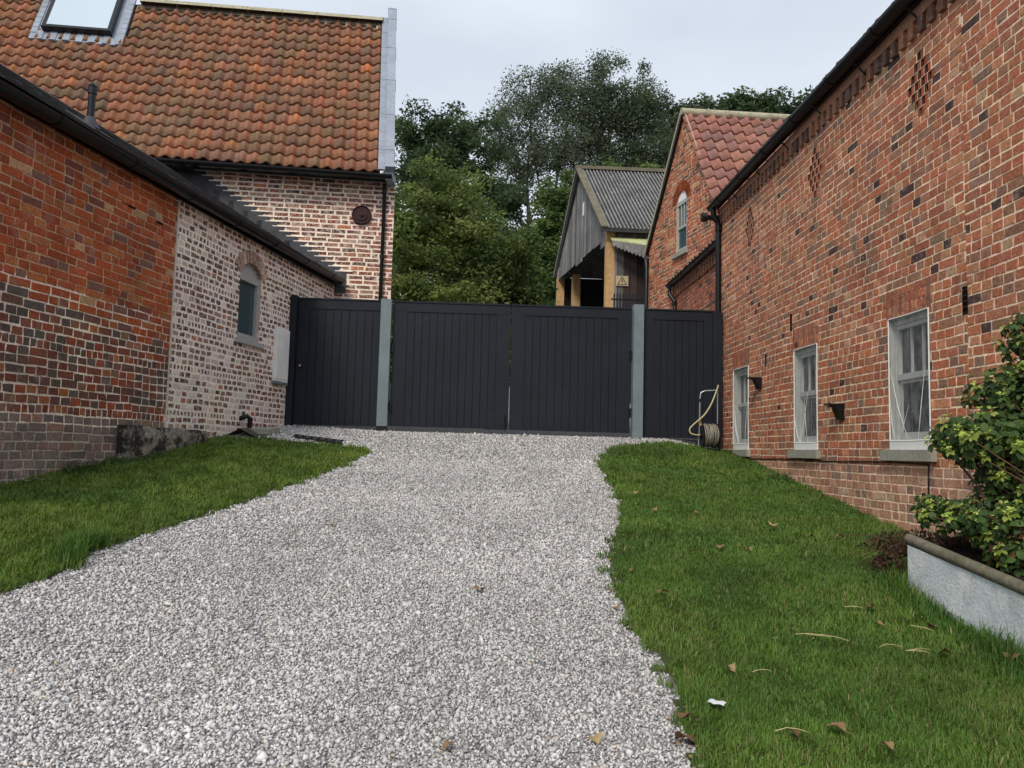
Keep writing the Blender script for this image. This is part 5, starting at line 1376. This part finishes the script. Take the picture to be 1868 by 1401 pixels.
# pale flowers and weeds
def weed(name, lab, x, y, n, h, fl, seed, cat='plant', spread=.12, grp=None):
    t = thing(name, lab, cat, (x, y, gh(x, y)), grp); rs = np.random.RandomState(seed)
    P, Dr, Nr_, Sz, Wd, Cl = [], [], [], [], [], []
    for _ in range(n):
        a_ = rs.rand()*6.28; q = rs.rand()**.6*spread; px_, py_ = x+math.cos(a_)*q, y+math.sin(a_)*q*1.3
        P.append((px_, py_, gh(px_, py_)+rs.rand()*h)); Dr.append((math.cos(a_), math.sin(a_), rs.uniform(-.2, .8))); Nr_.append((0, -.2, 1)); s_ = rs.uniform(.02, .05); Sz.append(s_); Wd.append(s_*.6)
        Cl.append(np.array([(.05, .10, .03), (.07, .12, .04), (.04, .07, .03)][rs.randint(3)])*rs.uniform(.8, 1.3))
    leaf_batch('foliage', P, Dr, Nr_, Sz, Wd, Cl, MT['shrubleaf'], t)
    if fl:
        P, Dr, Nr_, Sz, Wd, Cl = [], [], [], [], [], []
        for k in range(fl):
            a_ = rs.rand()*6.28; q = rs.rand()*spread; c = np.array((x+math.cos(a_)*q, y+math.sin(a_)*q*1.6, gh(x, y)+h*rs.uniform(.7, 1.15)))
            for m_ in range(6):
                an = m_*1.05; P.append(c); Dr.append((math.cos(an), math.sin(an), .5)); Nr_.append((0, 0, 1)); Sz.append(.028); Wd.append(.018); Cl.append(np.array((.62, .56, .42))*rs.uniform(.7, 1.1))
        leaf_batch('petals', P, Dr, Nr_, Sz, Wd, Cl, MT['petal'], t)
weed('flowering_weed', 'clump of cream flowered weeds at the foot of the old red wall', -3.52, 6.95, 160, .09, 8, 1, spread=.15)
weed('flowering_weed', 'small cream flowered weed nearest the left edge of the photo by the wall', -3.60, 6.45, 60, .03, 7, 2, spread=.10)
weed('low_weed', 'dark leafy weeds in front of the mossy stone block', -3.36, 7.75, 200, .06, 1, 3, spread=.22)
weed('low_weed', 'leafy weed between the cream flowers and the stone block', -3.45, 7.35, 120, .06, 1, 4, spread=.16)
weed('low_weed', 'weed growing at the base of the barn wall below the first lit window', 3.30, 8.75, 90, .08, 0, 5, spread=.10)
weed('low_weed', 'small weed at the wall near the hose reel', 3.30, 10.75, 70, .06, 0, 6, spread=.08)

# ================================================================= hose reel
hr = thing('hose_reel', 'garden hose reel cart with coiled grey hose standing by the downpipe', 'hose reel', (3.12, 10.95, 1.6))
hx, hy = 3.13, 10.93; hz = gh(hx, hy)+.03
g = MB(); g.tube([(2.96, hy, hz+.0), (2.975, hy, hz+.30), (2.985, hy+.02, hz+.72), (3.0, hy+.02, hz+.79), (3.05, hy+.02, hz+.815), (3.23, hy+.02, hz+.83)], .011, 8)
g.tube([(3.235, hy+.02, hz), (3.235, hy+.02, hz+.30), (3.235, hy+.02, hz+.83)], .010, 8)
g.build('handle_frame', MT['steel'], hr)
g = MB(); g.tube([(2.975, hy+.02, hz+.66), (2.985, hy+.02, hz+.70)], .019, 8); g.tube([(2.99, hy-.02, hz+.19), (3.005, hy-.02, hz+.19)], .165, 20); g.tube([(3.205, hy-.02, hz+.19), (3.22, hy-.02, hz+.19)], .165, 20); g.tube([(2.97, hy-.02, hz+.19), (3.25, hy-.02, hz+.19)], .045, 12)
g.wbox((2.95, hy-.12, hz-.03), (3.24, hy-.09, hz+.0)); g.wbox((2.95, hy-.12, hz-.03), (2.975, hy+.1, hz)); g.build('drum', MT['gutter'], hr)
g = MB()
for k in range(9):
    xx = 3.022+k*.0215; ra = .150+.008*math.sin(k*2.3)
    g.tube([(xx+.006*math.sin(a_*2+k), hy-.02+math.cos(a_)*ra, hz+.19+math.sin(a_)*ra) for a_ in np.linspace(0, 2*math.pi, 25)], .0098, 7)
g.build('coiled_hose', MT['hosegrey'], hr)
g = MB()
for xx in (2.945, 3.25): g.tube([(xx-.012, hy+.06, hz+.03), (xx+.012, hy+.06, hz+.03)], .055, 16)
g.build('wheel', MT['gutter'], hr)
g = MB(); pts = [V(p) for p in ((3.235, hy-.02, hz+.90), (3.20, hy-.03, hz+.80), (3.12, hy-.06, hz+.62), (3.02, hy-.08, hz+.47), (2.90, hy-.08, hz+.36), (2.83, hy-.08, hz+.29), (2.815, hy-.08, hz+.24), (2.84, hy-.08, hz+.205), (2.90, hy-.07, hz+.19), (2.96, hy-.05, hz+.185))]
sm_ = []
for i in range(len(pts)-1):
    for k in range(4):
        a_, b_, c_, d_ = pts[max(i-1, 0)], pts[i], pts[i+1], pts[min(i+2, len(pts)-1)]; t_ = k/4
        sm_.append(.5*((2*b_)+(-a_+c_)*t_+(2*a_-5*b_+4*c_-d_)*t_*t_+(-a_+3*b_-3*c_+d_)*t_**3))
g.tube(sm_, .0105, 8); g.build('loose_hose', MT['hose'], hr)
g = MB(); g.tube([(2.93, hy-.06, hz+.187), (2.985, hy-.045, hz+.186)], .015, 8); g.build('connector', MT['timber'], hr)
g = MB(); g.wbox((2.965, hy-.04, hz+.32), (2.99, hy-.0, hz+.39)); g.build('clip', MT['timber'], hr)

# ================================================================= fallen leaves, straw, paper
r = random.Random(90)
def leafmesh(seed, wide=1.0):
    r = random.Random(seed); g = MB(); n = 5; L_ = .062
    col = pick([(3, (.27, .16, .08)), (2, (.18, .10, .055)), (2, (.38, .28, .14)), (1, (.11, .065, .05))], r)
    top = []; 
    ws = [.004, .018, .026, .024, .014, .001]
    rows_ = []
    for i in range(6):
        t_ = i/5; wv = ws[i]*wide*(1+r.uniform(-.25, .25)); zc_ = .008+.014*math.sin(t_*math.pi)*r.uniform(.5, 1.5); cu_ = r.uniform(.5, 1.6)
        rows_.append([V((-L_/2+L_*t_, -wv, zc_+wv*cu_*.3)), V((-L_/2+L_*t_, r.uniform(-.002, .002), zc_)), V((-L_/2+L_*t_, wv, zc_+wv*cu_*r.uniform(-.1, .5)))])
    vs = [p for q in rows_ for p in q]
    g.add(vs, [(3*i+k, 3*i+k+1, 3*i+k+4, 3*i+k+3) for i in range(5) for k in range(2)], col)
    g.tube([V((-L_/2, 0, .008)), V((-L_/2-.02, .004, .004))], .0012, 4, col)
    return g
spots = [
 (-0.027, 4.667, 'curled tan leaf lying alone on the gravel left of the drive edge', 1.3, 'g'),
 (-1.164, 6.108, 'small dark red-brown leaf on the gravel near the left lawn', .8, 'g'),
 (.43, 2.983, 'thin brown leaf on the gravel near the bottom edge of the photo', .8, 'g'),
 (-.10, 2.912, 'reddish twig-like leaf on the gravel at the bottom of the photo', 1.0, 'g'),
 (.80, 3.159, 'rusty leaf on the edge of the gravel beside the white paper', 1.0, 'g'),
 (.76, 2.985, 'large rust coloured leaf at the gravel edge nearest the bottom', 1.25, 'g'),
 (.745, 4.40, 'dark leaf caught where the gravel meets the right lawn', 1.0, 'g'),
 (1.047, 4.599, 'brown curled leaf on the lawn a step in from the gravel', 1.1, 'l'),
 (2.318, 6.31, 'pale cream leaf on the upper lawn below the middle window', 1.2, 'l'),
 (2.731, 6.011, 'pale leaf on the lawn closest to the barn wall', 1.2, 'l'),
 (2.511, 6.024, 'small upright pale leaf between two bigger pale leaves', .8, 'l'),
 (2.219, 3.783, 'curled orange-brown leaf on the lawn near the planter straw', 1.0, 'l'),
 (1.479, 6.845, 'dark crumpled leaf high on the lawn beside the drive', 1.1, 'l'),
 (1.353, 3.029, 'large flat brown leaf near the bottom of the lawn', 1.3, 'l'),
 (1.11, 3.565, 'pale grey leaf on the lawn above the white paper', .9, 'l'),
 (2.091, 4.15, 'pale twisted leaf in the middle of the right lawn', .9, 'l'),
 (2.178, 4.413, 'dark curled leaf beside a bent straw below the planter corner', 1.1, 'l'),
 (1.178, 3.012, 'tiny dry leaf next to the short straw at the bottom', .7, 'l'),
 (1.821, 6.776, 'small dark leaf on the upper lawn', .8, 'l'),
 (1.699, 5.653, 'thin tan leaf in the middle distance of the lawn', .9, 'l'),
 (1.878, 5.597, 'dark dead leaf right of the thin tan leaf', .8, 'l'),
 (1.495, 2.918, 'small curled leaf at the very bottom of the lawn', .8, 'l'),
 (2.516, 3.74, 'brown leaf in the long grass against the planter', 1.1, 'l'),
 (2.364, 4.141, 'rust coloured leaf just below the planter tufts', .8, 'l'),
 (.95, 5.05, 'pale scrap of leaf near the gravel edge halfway up the lawn', .7, 'l'),
 (2.45, 7.9, 'dark leaf near the wall below the second window', .8, 'l'),
 (1.45, 7.6, 'small brown leaf near the top of the lawn by the gravel', .7, 'l'),
]
vars_ = [leafmesh(200+k, 1+.2*(k % 3)).build('fallen_leaf', MT['dryleaf']) for k in range(6)]
used = set()
for i, (x, y, lab, s_, wh) in enumerate(spots):
    k = i % 6
    if k in used: o = vars_[k].copy(); COL.objects.link(o)
    else: o = vars_[k]; used.add(k)
    o.location = (x, y, gh(x, y)+(.012 if wh == 'g' else .038)); o.rotation_euler = (r.uniform(-.35, .35)+.1, r.uniform(-.3, .3), r.uniform(0, 6.28)); o.scale = (s_, s_, s_)
    tag(o, lab, 'leaf', 'fallen leaves scattered on the gravel and lawn')
straws = [(1.733, 3.965, .20, -.5, 'long double straw lying on the middle of the right lawn'), (1.64, 4.0, .12, .1, 'shorter straw crossing the long double straw'),
          (1.178, 3.015, .13, .05, 'straight straw at the bottom of the lawn'), (2.123, 3.817, .14, .6, 'yellow straw in the tangle near the planter'), (2.10, 3.80, .11, -.3, 'bent straw lying across the yellow tangle'),
          (2.00, 3.86, .12, .15, 'pale straw at the left of the yellow tangle'), (2.30, 4.12, .12, -.9, 'single straw pointing towards the planter'), (1.25, 3.55, .10, .4, 'thin straw near the pale grey leaf'), (2.08, 4.42, .10, -.2, 'zigzag straw beside a dark curled leaf')]
for i, (x, y, L_, a_, lab) in enumerate(straws):
    g = MB(); z_ = .048; c, s = math.cos(a_), math.sin(a_)
    b_ = r.uniform(-.02, .03)
    g.tube([(-L_/2, 0, 0), (-L_*.1, b_, .006), (L_*.2, b_*.6, .004), (L_/2, r.uniform(-.01, .01), -.004)], [.0022, .0022, .002, .0012], 5)
    if i in (0, 4, 8): g.tube([(-L_/2, 0, 0), (-L_*.2, -.02, .008), (L_*.1, -.012, .004)], [.0022, .002, .0012], 5)
    o = g.build('straw_stalk', MT['straw']); o.location = (x, y, gh(x, y)+z_); o.rotation_euler = (0, .0, a_); 
    tag(o, lab, 'straw', 'straw stalks on the lawn')
g = MB(); vs = []; 
for j in range(5):
    for i in range(6):
        vs.append((-.042+i*.0165+.004*math.sin(j*2), -.030+j*.014+.004*math.sin(i*2.1), .006*noise.noise(V((i*.8, j*.8, 0)))+.01*abs(j-2)/2))
g.add(vs, [(j*6+i, j*6+i+1, (j+1)*6+i+1, (j+1)*6+i) for j in range(4) for i in range(5)])
o = g.build('paper_scrap', MT['paper']); o.scale = (.8, .8, .8); o.location = (.955, 3.231, gh(.955, 3.231)+.045); o.rotation_euler = (.05, .05, -.5); tag(o, 'crumpled white scrap of paper on the lawn near the gravel', 'paper')
# tiny brown litter caught along the lawn edge and planter
P, Dr, Nr_, Sz, Wd, Cl = [], [], [], [], [], []; rs = np.random.RandomState(44)
edge = LAWN_R[1:14]
for k in range(330):
    if k < 190:
        i = rs.randint(len(edge)-1); t_ = rs.rand(); x = edge[i][0]*(1-t_)+edge[i+1][0]*t_+rs.normal(.0, .06); y = edge[i][1]*(1-t_)+edge[i+1][1]*t_
    elif k < 250: x = 2.55-abs(rs.normal(0, .07)); y = rs.uniform(2.9, 4.8)
    else: x = rs.uniform(.9, 2.5); y = rs.uniform(2.8, 8)
    P.append((x, y, gh(x, y)+.018+.014*rs.rand())); a_ = rs.rand()*6.28; Dr.append((math.cos(a_), math.sin(a_), rs.uniform(-.2, .3))); Nr_.append((rs.normal(0, .4), rs.normal(0, .4), 1)); s_ = rs.uniform(.010, .028); Sz.append(s_); Wd.append(s_*rs.uniform(.3, .8))
    Cl.append(np.array([(.30, .19, .09), (.22, .10, .05), (.38, .30, .17), (.10, .055, .04)][rs.randint(4)])*rs.uniform(.7, 1.2))
o = leaf_batch('leaf_litter', P, Dr, Nr_, Sz, Wd, Cl, MT['dryleaf']); tag(o, 'tiny brown leaf crumbs along the lawn edge and in the grass', 'leaf litter', kind='stuff')
bpy.context.view_layer.update()
